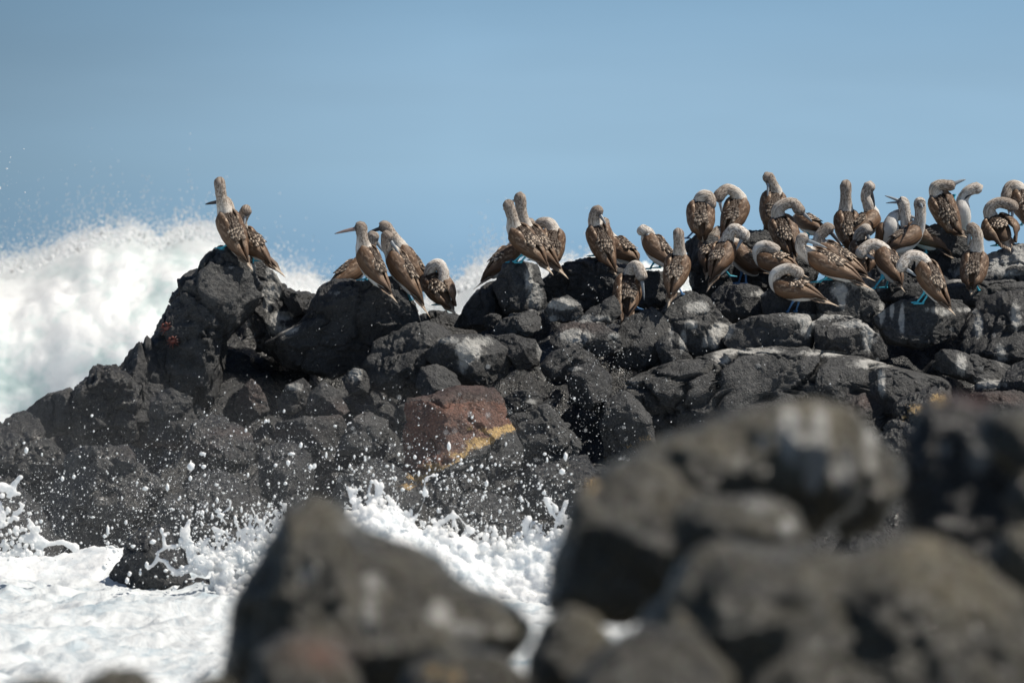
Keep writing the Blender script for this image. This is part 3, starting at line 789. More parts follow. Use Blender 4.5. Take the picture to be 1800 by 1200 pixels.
# drifting mist of the breaking wave, and the spray veil in front of the headland
def mist(name, V, FC, dens, label, col=(0.93, 0.95, 0.97)):
    m = bpy.data.materials.new(name); m.use_nodes = True
    nt = m.node_tree; nt.nodes.clear()
    pv = nt.nodes.new('ShaderNodeVolumePrincipled'); ou = nt.nodes.new('ShaderNodeOutputMaterial')
    pv.inputs['Color'].default_value = (*col, 1); pv.inputs['Density'].default_value = dens
    pv.inputs['Anisotropy'].default_value = 0.2
    nt.links.new(pv.outputs[0], ou.inputs['Volume'])
    o = mk(name, V, FC, m)
    bm = bmesh.new(); bm.from_mesh(o.data); bmesh.ops.recalc_face_normals(bm, faces=bm.faces[:])
    bm.to_mesh(o.data); bm.free()
    tag(o, label, 'mist', None, 'stuff')
def pillow(x, prof_top, zb, Yc, D, nx_, nr_=20, seed=3, amp=.3):
    """closed lens-shaped sleeve following a crest line"""
    V = []; Fc = []
    ph = np.linspace(0, 2 * math.pi, nr_, endpoint=False)
    for i in range(nx_):
        e_ = min(1, 6 * min(i, nx_ - 1 - i) / nx_ + .02)
        zc = (prof_top[i] + zb[i]) / 2; hh = (prof_top[i] - zb[i]) / 2 * e_
        for p_ in ph: V.append((x[i], Yc - math.cos(p_) * D * e_, zc + math.sin(p_) * hh))
    for i in range(nx_ - 1):
        for j in range(nr_):
            j2 = (j + 1) % nr_
            Fc.append([i * nr_ + j, i * nr_ + j2, (i + 1) * nr_ + j2, (i + 1) * nr_ + j])
    Fc.append(list(range(nr_))[::-1]); Fc.append([(nx_ - 1) * nr_ + j for j in range(nr_)])
    V = np.array(V)
    V[:, 2] += amp * fbm(V * 1.6, seed, 4, .6) * np.clip((V[:, 2] - np.repeat(zb, nr_)) / .5, 0, 1)
    return V, Fc
for k, (rise, dn, dd_) in enumerate(((6, .55, 1.7), (15, .24, 2.1), (24, .045, 2.4))):
    xs = np.linspace(-12, 8, 420); pxs = xs / 95 * F + 900
    cr0 = np.interp(pxs, WX, WY)
    cl = fbm(np.stack([xs * (1.1 + k * .5), 0 * xs + k, 0 * xs], 1), 50 + k, 4, .6)
    topz = CAMZ - (cr0 - HZ - rise * (1 + 1.2 * cl)) / F * 95
    V_, F_ = pillow(xs, topz, topz - 1.3, 94.5 - k * .3, dd_, len(xs), amp=.16 + .05 * k, seed=70 + k)
    mist('spray_mist', V_, F_, dn, ('dense low', 'thin middle', 'faintest high')[k] + ' layer of white mist smoking off the far wave')
xs = np.linspace(-4.6, 1.0, 60)
tz = np.interp(xs, [-4.6, -2.5, -1, 0.2, 1.0], [1.5, 1.55, 1.45, 1.2, .8])
V_, F_ = pillow(xs, tz, 0 * xs - .6, 41.0, 1.2, 60, amp=.25, seed=81)
mist('spray_veil', V_, F_, .016, 'thin veil of drifting spray in front of the dark headland')

# droplets hanging in front of the headland
def cloud(n, x0, x1, y0, y1, Y0, Y1, r0, r1, a, dens=None, seed=0):
    r = np.random.default_rng(seed)
    C_, R_ = [], []
    while len(C_) < n:
        px = r.uniform(x0, x1); py = r.uniform(y0, y1)
        if dens is not None and r.random() > dens(px, py): continue
        C_.append(P(px, py, r.uniform(Y0, Y1)))
        R_.append(r0 + (r1 - r0) * r.random() ** a)
    return np.array(C_), np.array(R_)
_gx, _gy = np.meshgrid(np.arange(90), np.arange(90), indexing='ij')
NZ = np.clip(.5 + 1.6 * fbm(np.stack([_gx.ravel() / 6., _gy.ravel() / 9., 0. * _gx.ravel()], 1), 44, 3), 0, 1.4).reshape(90, 90)
def dens_left(px, py):
    top = np.interp(px, [0, 100, 250, 420, 620, 800, 1000], [740, 700, 640, 640, 660, 640, 620])
    return float((0.45 + 1.1 * NZ[int(px / 12) % 90, int(py / 12) % 90]) * np.clip((py - top) / 260, 0, 1) ** 1.5 * np.interp(px, [0, 500, 620, 1000], [1, 1, .75, .4]) + 0.012)
sets = []
sets.append(cloud(11000, -20, 1010, 560, 985, 39.5, 42.0, .0009, .0040, 4, dens_left, 1))
sets.append(cloud(560, -20, 1010, 640, 985, 38.8, 41.0, .004, .0095, 2.2, dens_left, 2))
sets.append(cloud(80, -20, 1000, 780, 985, 38.5, 40.0, .010, .019, 1.6, dens_left, 3))
sets.append(cloud(420, 880, 1500, 480, 880, 40, 42.0, .001, .0036, 2.5, lambda a, b_: .4, 4))
sets.append(cloud(520, 880, 1230, 600, 800, 40, 42.0, .001, .0034, 2.5, lambda a, b_: float(np.exp(-((a - 1060 + (b_ - 640) * .3) / 70) ** 2)), 5))
sets.append(cloud(60, 0, 60, 255, 450, 40, 42, .001, .0062, 3, lambda a, b_: .5 * math.exp(-a / 30), 6))
sets.append(cloud(26, 0, 230, 255, 400, 40, 42, .001, .0040, 2, lambda a, b_: .5, 7))
sets.append(cloud(120, 180, 440, 930, 1060, 38.2, 39.2, .004, .017, 2.2, None, 8))
sets.append(cloud(500, 300, 500, 880, 1010, 38.2, 39.6, .002, .012, 2.0, None, 9))
sets.append(cloud(700, 600, 1010, 800, 960, 37.2, 38.8, .002, .012, 3.0, None, 12))
Cd = np.concatenate([a for a, b_ in sets]); Rd = np.concatenate([b_ for a, b_ in sets])
_r = np.random.default_rng(3)
st = _r.uniform(.75, 1.3, (len(Cd), 3))
st[:, 2] *= np.where(_r.random(len(Cd)) < .3, _r.uniform(1.2, 2.1, len(Cd)), 1)
st[:, 0] *= np.where(_r.random(len(Cd)) < .2, _r.uniform(1.2, 1.8, len(Cd)), 1)
blobs('spray_droplets', Cd, Rd, M_SPLASH, 'countless white droplets thrown up in front of the headland', 'spray', 1, st, seed=4)
# a few drops much closer to the camera, out of focus
c1, r1_ = cloud(46, 560, 1120, 640, 960, 24, 30, .0035, .006, 1.2, lambda a, b_: float(np.clip((b_ - 620) / 250, 0.05, 1)), 10)
c2, r2_ = cloud(10, 1100, 1760, 560, 700, 25, 30, .0025, .0045, 1.2, None, 11)
blobs('near_droplets', np.concatenate([c1, c2]), np.concatenate([r1_, r2_]), M_SPLASH, 'blurred pale droplets floating close to the camera', 'spray', 1, seed=6)

# liquid splashes: spheres and tapering strands fused into one skin
def fuse(name, parts, voxel, mat, label, cat, Y, kind='stuff', rough=0.01):
    bm = bmesh.new()
    V0, F0 = ico(1)
    def ball(c, r_):
        vs = [bm.verts.new(Vector(c) + Vector(v) * r_) for v in V0.tolist()]
        for f_ in F0.tolist(): bm.faces.new([vs[k] for k in f_])
    for p_ in parts:
        if p_[0] == 'b':
            ball(P(p_[1], p_[2], Y + p_[4]), p_[3] * Y / F)
        else:
            pts = p_[1]
            for a_, b_ in zip(pts[:-1], pts[1:]):
                L = math.hypot(a_[0] - b_[0], a_[1] - b_[1])
                n_ = max(2, int(L / max(0.9, min(a_[2], b_[2]) * 0.6)))
                for k in range(n_):
                    t = k / n_
                    ball(P(a_[0] + (b_[0] - a_[0]) * t, a_[1] + (b_[1] - a_[1]) * t, Y + (p_[2] if len(p_) > 2 else 0)), (a_[2] + (b_[2] - a_[2]) * t) * Y / F)
            ball(P(pts[-1][0], pts[-1][1], Y + (p_[2] if len(p_) > 2 else 0)), pts[-1][2] * 1.25 * Y / F)
    me = bpy.data.meshes.new(name); bm.to_mesh(me); bm.free()
    o = bpy.data.objects.new(name, me); COL.objects.link(o)
    md = o.modifiers.new('r', 'REMESH'); md.mode = 'VOXEL'; md.voxel_size = voxel
    ms = o.modifiers.new('s', 'SMOOTH'); ms.iterations = 2; ms.factor = 0.5
    dg = bpy.context.evaluated_depsgraph_get()
    ev = o.evaluated_get(dg); m2 = ev.to_mesh()
    V = np.empty(len(m2.vertices) * 3); m2.vertices.foreach_get('co', V); V = V.reshape(-1, 3)
    N_ = np.empty(len(m2.vertices) * 3); m2.vertices.foreach_get('normal', N_); N_ = N_.reshape(-1, 3)
    FC = [list(p_.vertices) for p_ in m2.polygons]
    ev.to_mesh_clear(); bpy.data.objects.remove(o)
    V = V + N_ * (rough * fbm(V * 7, 3, 4, 0.6) + rough * 0.45 * fbm(V * 34, 7, 3) - rough * .5 * np.clip(.4 - worley(V * 24, 5)[0], 0, 1))[:, None]
    o = mk(name, V, np.array(FC), mat, attrs={'clear': np.zeros(len(V))})
    tag(o, label, cat, None, kind)
    return o

r = np.random.default_rng(21)
parts = []
# central splash: a heaped body of foam ...
TOPX = [600, 625, 650, 690, 720, 740, 770, 800, 830, 860, 900, 940, 965, 985, 1000, 1030, 1060]
TOPY = [905, 893, 884, 893, 922, 934, 928, 936, 946, 958, 962, 952, 946, 930, 915, 930, 960]
for k in range(1500):
    x = r.uniform(605, 1030); t = np.interp(x, TOPX, TOPY)
    bot = np.interp(x, [600, 700, 850, 940, 1000], [960, 1010, 1090, 1120, 1130])
    y = t + 10 + (bot - t) * r.random() ** 1.2
    rr_ = r.uniform(10, 22) * (0.55 + 0.6 * min(1, (y - t) / 60))
    parts.append(('b', x, y, rr_, -(y - t) * .004 + r.normal(0, .03)))
# ... with ragged fringe, strands and beads
for k in range(520):
    x = r.uniform(610, 1010); t = np.interp(x, TOPX, TOPY)
    parts.append(('b', x, t + 8 - 26 * r.random() ** 1.8, r.uniform(1.3, 4.6) * (1 if r.random() < .8 else 1.5), r.normal(0, .09)))
for k in range(46):
    x = r.uniform(615, 1000); t = np.interp(x, TOPX, TOPY); a_ = r.normal(0, 12)
    parts.append(('s', [(x, t + 6, 4), (x + a_ * .4, t - r.uniform(4, 10), 2.2), (x + a_ * .9, t - r.uniform(10, 20), 1.3), (x + a_ * 1.1 + r.normal(0, 4), t - r.uniform(18, 38), 1.9)]))
def S(*p_): parts.append(('s', list(p_)))
S((655, 890, 8), (664, 872, 5), (670, 852, 3.5), (671, 856, 3.4))
S((660, 893, 7), (680, 892, 3), (692, 897, 4))
S((712, 925, 6), (728, 912, 4), (741, 892, 2.6), (747, 870, 2.2), (747, 845, 1.8), (752, 838, 4.4), (760, 834, 4))
S((746, 880, 2.2), (747, 868, 4.6), (746, 860, 2.4))
S((765, 925, 7), (780, 912, 4), (797, 904, 4.6), (806, 908, 3.5), (818, 922, 3), (823, 926, 3.6), (818, 934, 4), (812, 948, 6))
S((800, 905, 4), (780, 916, 6), (768, 926, 7))
S((965, 950, 8), (975, 930, 4), (980, 915, 3), (968, 898, 3.6), (961, 878, 4))
S((982, 918, 5), (990, 900, 4), (996, 882, 3))
S((945, 955, 6), (925, 940, 4), (923, 922, 5), (928, 912, 3))
S((905, 962, 7), (885, 955, 4), (881, 952, 5))
S((625, 895, 6), (612, 862, 4), (606, 852, 3), (618, 862, 4.4))
S((632, 885, 5), (622, 874, 3), (612, 858, 3))
S((660, 846, 3), (662, 852, 4.6), (666, 858, 3))
fuse('central_splash', parts, 0.0078, M_FOAM, 'white splash leaping up in the gap between the near boulders and the headland', 'splash', 37.6, rough=.03)

# left splash over the lone rock
parts = []
for k in range(900):
    x = r.uniform(340, 560); t = np.interp(x, [340, 380, 420, 460, 490, 520, 560], [985, 972, 962, 950, 935, 925, 930])
    y = t + 4 + 110 * r.random() ** 1.3
    if x < 372 and y > 1008: continue
    parts.append(('b', x, y, r.uniform(3, 11), -(y - t) * .004 + r.normal(0, .05)))
for k in range(420):
    x = r.uniform(330, 500); t = np.interp(x, [340, 380, 420, 460, 490], [985, 968, 955, 940, 925])
    parts.append(('b', x, t - 40 * r.random() ** 2 + 12, r.uniform(1.3, 3.8), r.normal(0, .08)))
for k in range(40):
    x = r.uniform(345, 495); t = np.interp(x, [340, 380, 420, 460, 490], [985, 970, 957, 940, 925]); a_ = r.normal(0, 10)
    S((x, t + 4, 3.6), (x + a_ * .5, t - r.uniform(6, 14), 1.9), (x + a_, t - r.uniform(14, 24), 1.2), (x + a_ + r.normal(0, 5), t - r.uniform(22, 42), 1.8))
S((316, 948, 2), (322, 960, 3), (332, 955, 7), (325, 938, 10), (330, 928, 6), (333, 915, 3))
S((322, 955, 3), (306, 960, 3), (290, 961, 4), (288, 948, 3), (287, 938, 3.2), (296, 937, 2.4))
S((290, 962, 3.6), (278, 970, 3), (275, 985, 3.4), (268, 993, 3), (261, 997, 4))
S((277, 982, 2.6), (290, 986, 3), (298, 997, 4), (310, 1006, 7), (330, 1000, 8), (345, 995, 8))
S((332, 950, 6), (335, 965, 8), (338, 985, 9), (350, 1000, 10))
S((398, 922, 3), (391, 910, 2.6), (392, 900, 2.2), (404, 892, 2.6), (406, 884, 2.4), (404, 880, 3))
S((414, 915, 4), (418, 925, 3.2), (424, 938, 3.8), (428, 958, 4), (426, 970, 6))
S((418, 935, 4), (432, 930, 5)); S((376, 928, 5), (390, 934, 5)); S((352, 945, 2), (356, 958, 3), (362, 968, 6), (370, 972, 6))
S((462, 928, 4), (470, 938, 6), (485, 944, 3), (496, 940, 1.6))
fuse('left_splash', parts, 0.0068, M_FOAM, 'lacy splash of white water bursting over the lone black rock', 'splash', 38.9, rough=.012)

# frothy rags of water at the left edge, against the dark rock
parts = []
for k in range(330):
    x = r.uniform(-20, 75) ; y = 975 - 130 * r.random() ** 2.2 * np.interp(x, [0, 80], [1, .35])
    parts.append(('b', x, y, r.uniform(1.6, 5.5), r.normal(0, .1)))
S((-6, 852, 6), (10, 856, 8), (22, 862, 8), (26, 848, 5), (36, 838, 4))
S((14, 872, 3), (28, 868, 3), (34, 867, 3)); S((-4, 885, 8), (6, 905, 6), (4, 920, 5)); S((18, 915, 4), (28, 902, 5), (36, 896, 4))
S((60, 955, 8), (58, 935, 5), (56, 920, 4), (66, 940, 3), (72, 946, 5)); S((40, 945, 6), (58, 950, 8), (80, 955, 7))
S((90, 955, 5), (110, 952, 6), (130, 962, 8))
fuse('edge_splash', parts, 0.0095, M_FOAM, 'torn rags of white water leaping at the left edge of the picture', 'splash', 39.6, rough=.014)

# smooth hump of water sliding off the lone rock, and the mounded surf around it
parts = []
for k in range(900):
    x = r.uniform(-60, 225); t = np.interp(x, [-60, 0, 40, 90, 120, 150, 170, 195, 220], [975, 968, 972, 972, 970, 962, 954, 952, 958])
    y = t + 12 + 62 * r.random() ** .8
    if x > 170: y = min(y, 1010 - (x - 170) * .3)
    parts.append(('b', x, y, 14 if y < t + 25 else 19, -(y - t) * .012 + r.normal(0, .02)))
fuse('surf_mound', parts, 0.022, M_FOAM, 'smooth white mound of surf sliding past the lone black rock', 'surf', 41.4, rough=.022)


# ------------------------------------------------------------------ blue-footed boobies
def bird_material(name, kind):
    m, nt, b = newmat(name)
    g = NT(nt)
    uv = g.n('ShaderNodeUVMap'); uv = uv.outputs[0]
    rnd = g.n('ShaderNodeObjectInfo').outputs['Random']
    if kind == 'body':
        tt = g.attr('tt'); dv = g.attr('dv')
        st = g.noise(g.scale(uv, (26, 1.1, 1)), 1.0, 4, 0.7)
        fine = g.noise(g.scale(uv, (22, 3.2, 1)), 1.0, 5, 0.8)
        sf = g.noise(g.scale(uv, (9, .6, 1)), 1.0, 5, 0.7)
        # torso: brown above, white below
        brown = g.mix(g.map(sf, .35, .65), (0.060, 0.036, 0.022), (0.150, 0.092, 0.056))
        under = g.mix(g.map(sf, .3, .7), (0.62, 0.60, 0.56), (0.80, 0.79, 0.76))
        tor = g.mix(g.map(g.math('ADD', dv, g.map(sf, 0, 1, -.3, .3)), -0.30, 0.0, 0, 1, True), under, brown)
        # neck and head: fine pale and brown streaks, paler towards the base of the neck
        pale = g.attr('pale')  # pale heads: partly white plumage, partly sunlight painted into the colour
        hk = g.mix(g.map(fine, .42, .58), (0.080, 0.052, 0.035), (0.52, 0.44, 0.36))
        hk = g.mix(g.map(g.math('ADD', tt, g.map(st, 0, 1, -.12, .12)), 0.47, 0.70, 1.0, 0.0, True), hk, g.mix(g.map(fine, .3, .7), (0.50, 0.45, 0.39), (0.78, 0.74, 0.68)))
        crown = g.mix(g.map(fine, .35, .65), (0.060, 0.038, 0.026), (0.21, 0.145, 0.105))
        crn = g.math('MULTIPLY', g.map(tt, 0.70, 0.95), g.math('SUBTRACT', 1.0, pale))
        hk = g.mix(g.math('MULTIPLY', crn, 0.85), hk, crown)
        hk = g.mix(g.math('MULTIPLY', pale, .75), hk, g.mix(g.map(fine, .42, .56), (0.27, 0.22, 0.18), (0.80, 0.76, 0.71)))
        frn = g.math('MULTIPLY', g.map(g.math('ADD', dv, g.map(sf, 0, 1, -.3, .3)), -.35, .05, 1, 0, True), g.map(tt, .62, .78, 1, 0))
        hk = g.mix(frn, hk, g.mix(g.map(fine, .3, .7), (0.60, 0.57, 0.53), (0.84, 0.82, 0.79)))
        face = g.map(tt, 1.04, 1.12)
        hk = g.mix(g.math('MULTIPLY', face, .75), hk, (0.055, 0.055, 0.062))
        # dark collar of the mantle behind the neck
        c = g.mix(g.map(g.math('ADD', tt, g.map(st, 0, 1, -.05, .05)), 0.44, 0.50), tor, hk)
        g.l(c, b.inputs['Base Color'])
        g.l(g.bump(g.math('ADD', st, fine), 0.5, 0.006), b.inputs['Normal'])
        b.inputs['Roughness'].default_value = 0.8
    elif kind == 'wing':
        u = g.n('ShaderNodeSeparateXYZ'); g.l(uv, u.inputs[0])
        st = g.noise(g.scale(uv, (2.2, 10, 1)), 1.0, 5, 0.75, 0.5)
        bars = g.noise(g.scale(uv, (10, 5, 1)), 1.0, 2, 0.6, 1.0)
        c = g.mix(g.map(st, .3, .7), (0.028, 0.014, 0.008), (0.215, 0.118, 0.060))
        edge = g.math('MULTIPLY', g.map(bars, .52, .60), g.map(u.outputs['Y'], 0.62, 0.15))
        c = g.mix(g.math('MULTIPLY', edge, g.map(u.outputs['X'], .75, .5)), c, (0.44, 0.32, 0.225))
        fe = g.math('MULTIPLY', g.map(st, .60, .68), g.map(u.outputs['X'], .35, .6))
        c = g.mix(g.math('MULTIPLY', fe, .75), c, (0.40, 0.28, 0.19))
        c = g.mix(g.math('MULTIPLY', g.attr('tip'), 0.8), c, (0.030, 0.020, 0.015))
        lead = g.map(u.outputs['X'], 0.0, 0.10, 0.55, 0)
        c = g.mix(g.math('MULTIPLY', lead, g.map(u.outputs['Y'], .4, .1)), c, (0.50, 0.42, 0.34))
        g.l(c, b.inputs['Base Color'])
        g.l(g.bump(g.math('ADD', st, g.math('MULTIPLY', bars, .5)), 0.7, 0.006), b.inputs['Normal'])
        b.inputs['Roughness'].default_value = 0.6
    elif kind == 'mantle':
        e = g.attr('edge'); f = g.attr('pf')
        c = g.mix(g.map(e, .35, .75), (0.040, 0.024, 0.015), (0.74, 0.60, 0.47))
        c = g.mix(f, (0.048, 0.029, 0.018), c)
        g.l(c, b.inputs['Base Color'])
        b.inputs['Roughness'].default_value = 0.7
    elif kind == 'tail':
        e = g.attr('mid')
        st = g.noise(g.scale(uv, (14, 1.5, 1)), 1.0, 3, 0.6)
        c = g.mix(e, g.mix(g.map(st, .3, .7), (0.075, 0.045, 0.028), (0.20, 0.13, 0.085)), g.mix(g.map(st, .3, .7), (0.38, 0.27, 0.19), (0.70, 0.60, 0.48)))
        g.l(c, b.inputs['Base Color'])
        b.inputs['Roughness'].default_value = 0.6
    m.use_backface_culling = False
    return m
MB_ = bird_material('booby_body', 'body'); MWg = bird_material('booby_wing', 'wing')
MMa = bird_material('booby_mantle', 'mantle'); MTa = bird_material('booby_tail', 'tail')
def plain(name, col, rough=0.5):
    m, nt, b = newmat(name)
    g = NT(nt)
    pos = g.n('ShaderNodeNewGeometry').outputs['Position']
    c = g.mix(g.map(g.noise(pos, 90, 3), .3, .7), tuple(k * .75 for k in col), tuple(min(1, k * 1.2) for k in col))
    g.l(c, b.inputs['Base Color']); b.inputs['Roughness'].default_value = rough
    return m
M_BILL = plain('booby_bill', (0.27, 0.30, 0.33), 0.35)
M_BILLP = plain('booby_bill_brown', (0.30, 0.22, 0.20), 0.35)
M_BILLD = plain('booby_bill_dark', (0.045, 0.045, 0.05), 0.35)
M_FOOTT = plain('booby_foot_turquoise', (0.075, 0.50, 0.66), 0.45)
M_FOOTB = plain('booby_foot_blue', (0.12, 0.27, 0.52), 0.45)
M_EYE = plain('booby_eye', (0.55, 0.52, 0.30), 0.15)
M_PUP = plain('booby_pupil', (0.01, 0.01, 0.01), 0.1)

def nrm_(v):
    v = np.asarray(v, float); return v / (np.linalg.norm(v) + 1e-12)
def catmull(Pn, t):
    """Catmull-Rom through rows of Pn at parameters t (0..n-1)"""
    n = len(Pn); E = np.vstack([2 * Pn[0] - Pn[1], Pn, 2 * Pn[-1] - Pn[-2]])
    i = np.clip(np.floor(t).astype(int), 0, n - 2); f = (t - i)[:, None]
    a, b_, c, d = E[i], E[i + 1], E[i + 2], E[i + 3]
    return 0.5 * (2 * b_ + (c - a) * f + (2 * a - 5 * b_ + 4 * c - d) * f ** 2 + (3 * b_ - a - 3 * c + d) * f ** 3)

def loft(C_, Rw, Rh, d0, seg=20):
    """rings of elliptical section along C_; returns verts, faces, dorsal and side frames"""
    n = len(C_)
    T_ = np.gradient(C_, axis=0); T_ /= np.linalg.norm(T_, axis=1)[:, None] + 1e-9
    D = np.zeros((n, 3)); d = nrm_(d0)
    for k in range(n):
        d = nrm_(d - T_[k] * (d @ T_[k])); D[k] = d
    Sd = np.cross(T_, D)
    ph = np.linspace(0, 2 * math.pi, seg, endpoint=False)
    V = C_[:, None] + np.cos(ph)[None, :, None] * Sd[:, None] * Rw[:, None, None] + np.sin(ph)[None, :, None] * D[:, None] * Rh[:, None, None]
    Fc = []
    for k in range(n - 1):
        for j in range(seg):
            j2 = (j + 1) % seg
            Fc.append([k * seg + j, k * seg + j2, (k + 1) * seg + j2, (k + 1) * seg + j])
    Fc.append(list(range(seg))[::-1]); Fc.append([(n - 1) * seg + j for j in range(seg)])
    return V.reshape(-1, 3), Fc, T_, D, Sd, ph

def set_uv(o, UV):
    me = o.data; uvl = me.uv_layers.new(name='UVMap')
    li = np.empty(len(me.loops), dtype=np.int32); me.loops.foreach_get('vertex_index', li)
    uvl.data.foreach_set('uv', np.asarray(UV, dtype=np.float32)[li].ravel())

def blade(base, tip, side, up, wb, thick, n=6, curve=0.0, tipround=0.35):
    """a single feather: thin closed vane from base to tip"""
    V = []; Fc = []
    for k in range(n + 1):
        t = k / n
        w = wb * (math.sin(math.pi * min(1, 0.28 + t * 0.45)) if t < .8 else math.sin(math.pi * .64) * (1 - ((t - .8) / .2) ** 2 * .92))
        c = base + (tip - base) * t + up * curve * math.sin(math.pi * t)
        V += [c - side * w, c + up * thick, c + side * w, c - up * thick]
    for k in range(n):
        a = k * 4
        for j in range(4):
            Fc.append([a + j, a + (j + 1) % 4, a + 4 + (j + 1) % 4, a + 4 + j])
    Fc.append([3, 2, 1, 0]); Fc.append([n * 4 + j for j in range(4)])
    return V, Fc

def bird(label, T, R, S, neck, H, K, d, feet=None, Y=None, dy=0.0, pale=0.22, blue=False, bill='grey', spread=(0, 0), size=1.0, gape=None, upfoot=None, fan=0.16, flip_fwd=None, wmul=1.0, group='boobies crowded on the rocks'):
    def v(p): return np.array([p[0], -p[1], p[2] if len(p) > 2 else 0.0])   # x right, y up, z away (pixel units)
    T, R, S, H, K = map(v, (T, R, S, H, K)); neck = [v(p) for p in neck]
    d = nrm_(np.array(d, float))
    # find the ground distance from the rock the bird stands on
    probe = feet[0] if feet else (R[0] * .5 + S[0] * .5, -R[1] + 14)
    hy, extra = hitY(probe[0], probe[1])
    if Y is None:
        Y = (hy if hy is not None else 46.0)
    Y = Y + dy - 0.05
    s = Y / F
    # fore-shortened bodies lean in depth
    L = np.linalg.norm(R - S)
    if L < 60:
        k = math.sqrt(60 ** 2 - L ** 2) * 0.62 * (1 if d[2] < 0 else -1)
        S[2] += k * .5; R[2] -= k * .5; T[2] -= k * .6
        for p_ in neck: p_[2] += k * .4
        H[2] += k * .3; K[2] += k * .3
    if d[2] < -.3:
        T[2] -= 22; R[2] -= 9; S[2] += 5
    a = nrm_(S - R); d = nrm_(d - a * (d @ a)); sd = np.cross(a, d)
    C0 = S * .5 + R * .5
    # --- body: one continuous skin from under-tail to face
    hd = nrm_(K - H)
    cps = [R + (T - R) * .30, R + (T - R) * .08 - d * 1.5, R + (S - R) * .33 - d * 4.0, R + (S - R) * .68 - d * 3.5, S - d * 1.0]
    wid = [3.0, 11.0, 17.5, 19.0, 14.5]
    hei = [2.5, 9.5, 16.5, 18.0, 15.0]
    tv = [0, .1, .22, .36, .47]
    chain = neck
    for i, p_ in enumerate(chain):
        f_ = (i + 1) / (len(chain) + 1)
        cps.append(p_); wid.append(11.5 - 2.6 * f_); hei.append(11.5 - 2.6 * f_); tv.append(.47 + .40 * f_)
    cps += [H - hd * 1.0, H + hd * 5.5, H + hd * 10.5]
    wid += [9.9, 8.5, 3.9]; hei += [10.8, 8.8, 4.2]; tv += [.95, 1.05, 1.16]
    cps = np.array(cps)
    arr = np.column_stack([cps, wid, hei, tv])
    tt = np.linspace(0, len(cps) - 1, (len(cps) - 1) * 7 + 1)
    A = catmull(arr, tt)
    A[:, 3] = np.maximum(A[:, 3] * size * wmul, 1.2); A[:, 4] = np.maximum(A[:, 4] * size, 1.2)
    V, Fc, T_, D, Sd, ph = loft(A[:, :3], A[:, 3], A[:, 4], d, 22)
    nr = len(A)
    dv = np.tile(np.sin(ph), nr); tat = np.repeat(A[:, 5], len(ph))
    arc = np.concatenate([[0], np.cumsum(np.linalg.norm(np.diff(A[:, :3], axis=0), axis=1))]) / 20.0
    # ruffled plumage
    rn = fbm(V * .22 + C0[0], 5, 3); nv = (V - np.repeat(A[:, :3], len(ph), axis=0)); nv /= np.linalg.norm(nv, axis=1)[:, None] + 1e-9
    V = V + nv * (rn * 0.9)[:, None]
    # --- placement: Empty where the feet stand
    fl = [v(f_) for f_ in feet] if feet else []
    base = fl[0] if fl else v((C0[0], -C0[1] + 34, C0[2]))
    def wpt(q):
        q = np.asarray(q, float).reshape(-1, 3)
        c = P(C0[0], -C0[1], Y)
        return c + np.stack([(q[:, 0] - C0[0]) * s, q[:, 2] * s, (q[:, 1] - C0[1]) * s], 1)
    org = wpt(base)[0]
    root = bpy.data.objects.new('blue_footed_booby', None)
    root.empty_display_size = 0.1
    root.location = org
    COL.objects.link(root)
    tag(root, label, 'bird', group)
    def part(name, V_, F_, mat, parent=root, attrs=None, uv=None, smooth=True):
        o = mk(name, wpt(V_) - org, F_, mat, None, smooth, attrs)
        if uv is not None: set_uv(o, uv)
        o.parent = parent
        return o
    seedb = int(abs(C0[0] * 3 + C0[1] * 7))
    r = np.random.default_rng(seedb)
    part('body', V, Fc, MB_, attrs={'tt': tat, 'dv': dv, 'pale': np.full(len(V), pale)}, uv=np.column_stack([np.tile(ph / (2 * math.pi), nr), np.repeat(arc, len(ph))]))
    # --- wings
    bodyw = lambda t: np.interp(t, [0, .1, .35, .65, 1.0], np.array([11.5, 16.0, 18.8, 18.0, 11.5]) * size)
    for sgn, spd in ((1, spread[0]), (-1, spread[1])):
        nu, nvv = 22, 11
        tipP = R + (T - R) * .62
        top = S + a * 3
        US = np.linspace(0, 1, nu); VS = np.linspace(0, 1, nvv)
        O, I, UVo = [], [], []
        for u in US:
            if u < .62: c = top + (R - top) * (u / .62) - d * 2.5 * math.sin(math.pi * u / .62)
            else: c = R + (tipP - R) * ((u - .62) / .38)
            rad = bodyw(u / .62) + 2.4 if u < .62 else np.interp(u, [.62, 1.0], [bodyw(1.0) + 2.4, 2.8])
            rad *= 1 + .08 * math.exp(-((u - .12) / .12) ** 2)
            a0 = np.interp(u, [0, .12, .35, .65, 1], [42, 30, 20, 10, 4]); a1 = np.interp(u, [0, .10, .3, .55, .8, 1], [78, 118, 122, 104, 60, 22])
            mid = (a0 + a1) / 2; hf = (a1 - a0) / 2
            cap = math.sqrt(max(0.0, 1 - (1 - min(1, u / .09)) ** 2)) * .88 + .12
            hf *= cap
            off = sd * sgn * spd * (math.sin(min(1, u * 1.5) * math.pi / 2)) + d * abs(spd) * .25 * u
            for vq in VS:
                al = math.radians(mid + hf * (2 * vq - 1))
                rdir = d * math.cos(al) + sd * sgn * math.sin(al)
                bul = 2.6 * math.sin(math.pi * vq) ** .6 * min(1, u / .1 + .2) * min(1, (1 - u) * 4 + .2)
                p_ = c + rdir * (rad + bul) + off
                O.append(p_); I.append(p_ - rdir * (2.2 * min(1, (1 - u) * 3 + .25) * (1 if spd < 4 else .8)))
                UVo.append((u, vq))
        O = np.array(O); I = np.array(I); n0 = len(O)
        Vw = np.concatenate([O, I]); Fw = []
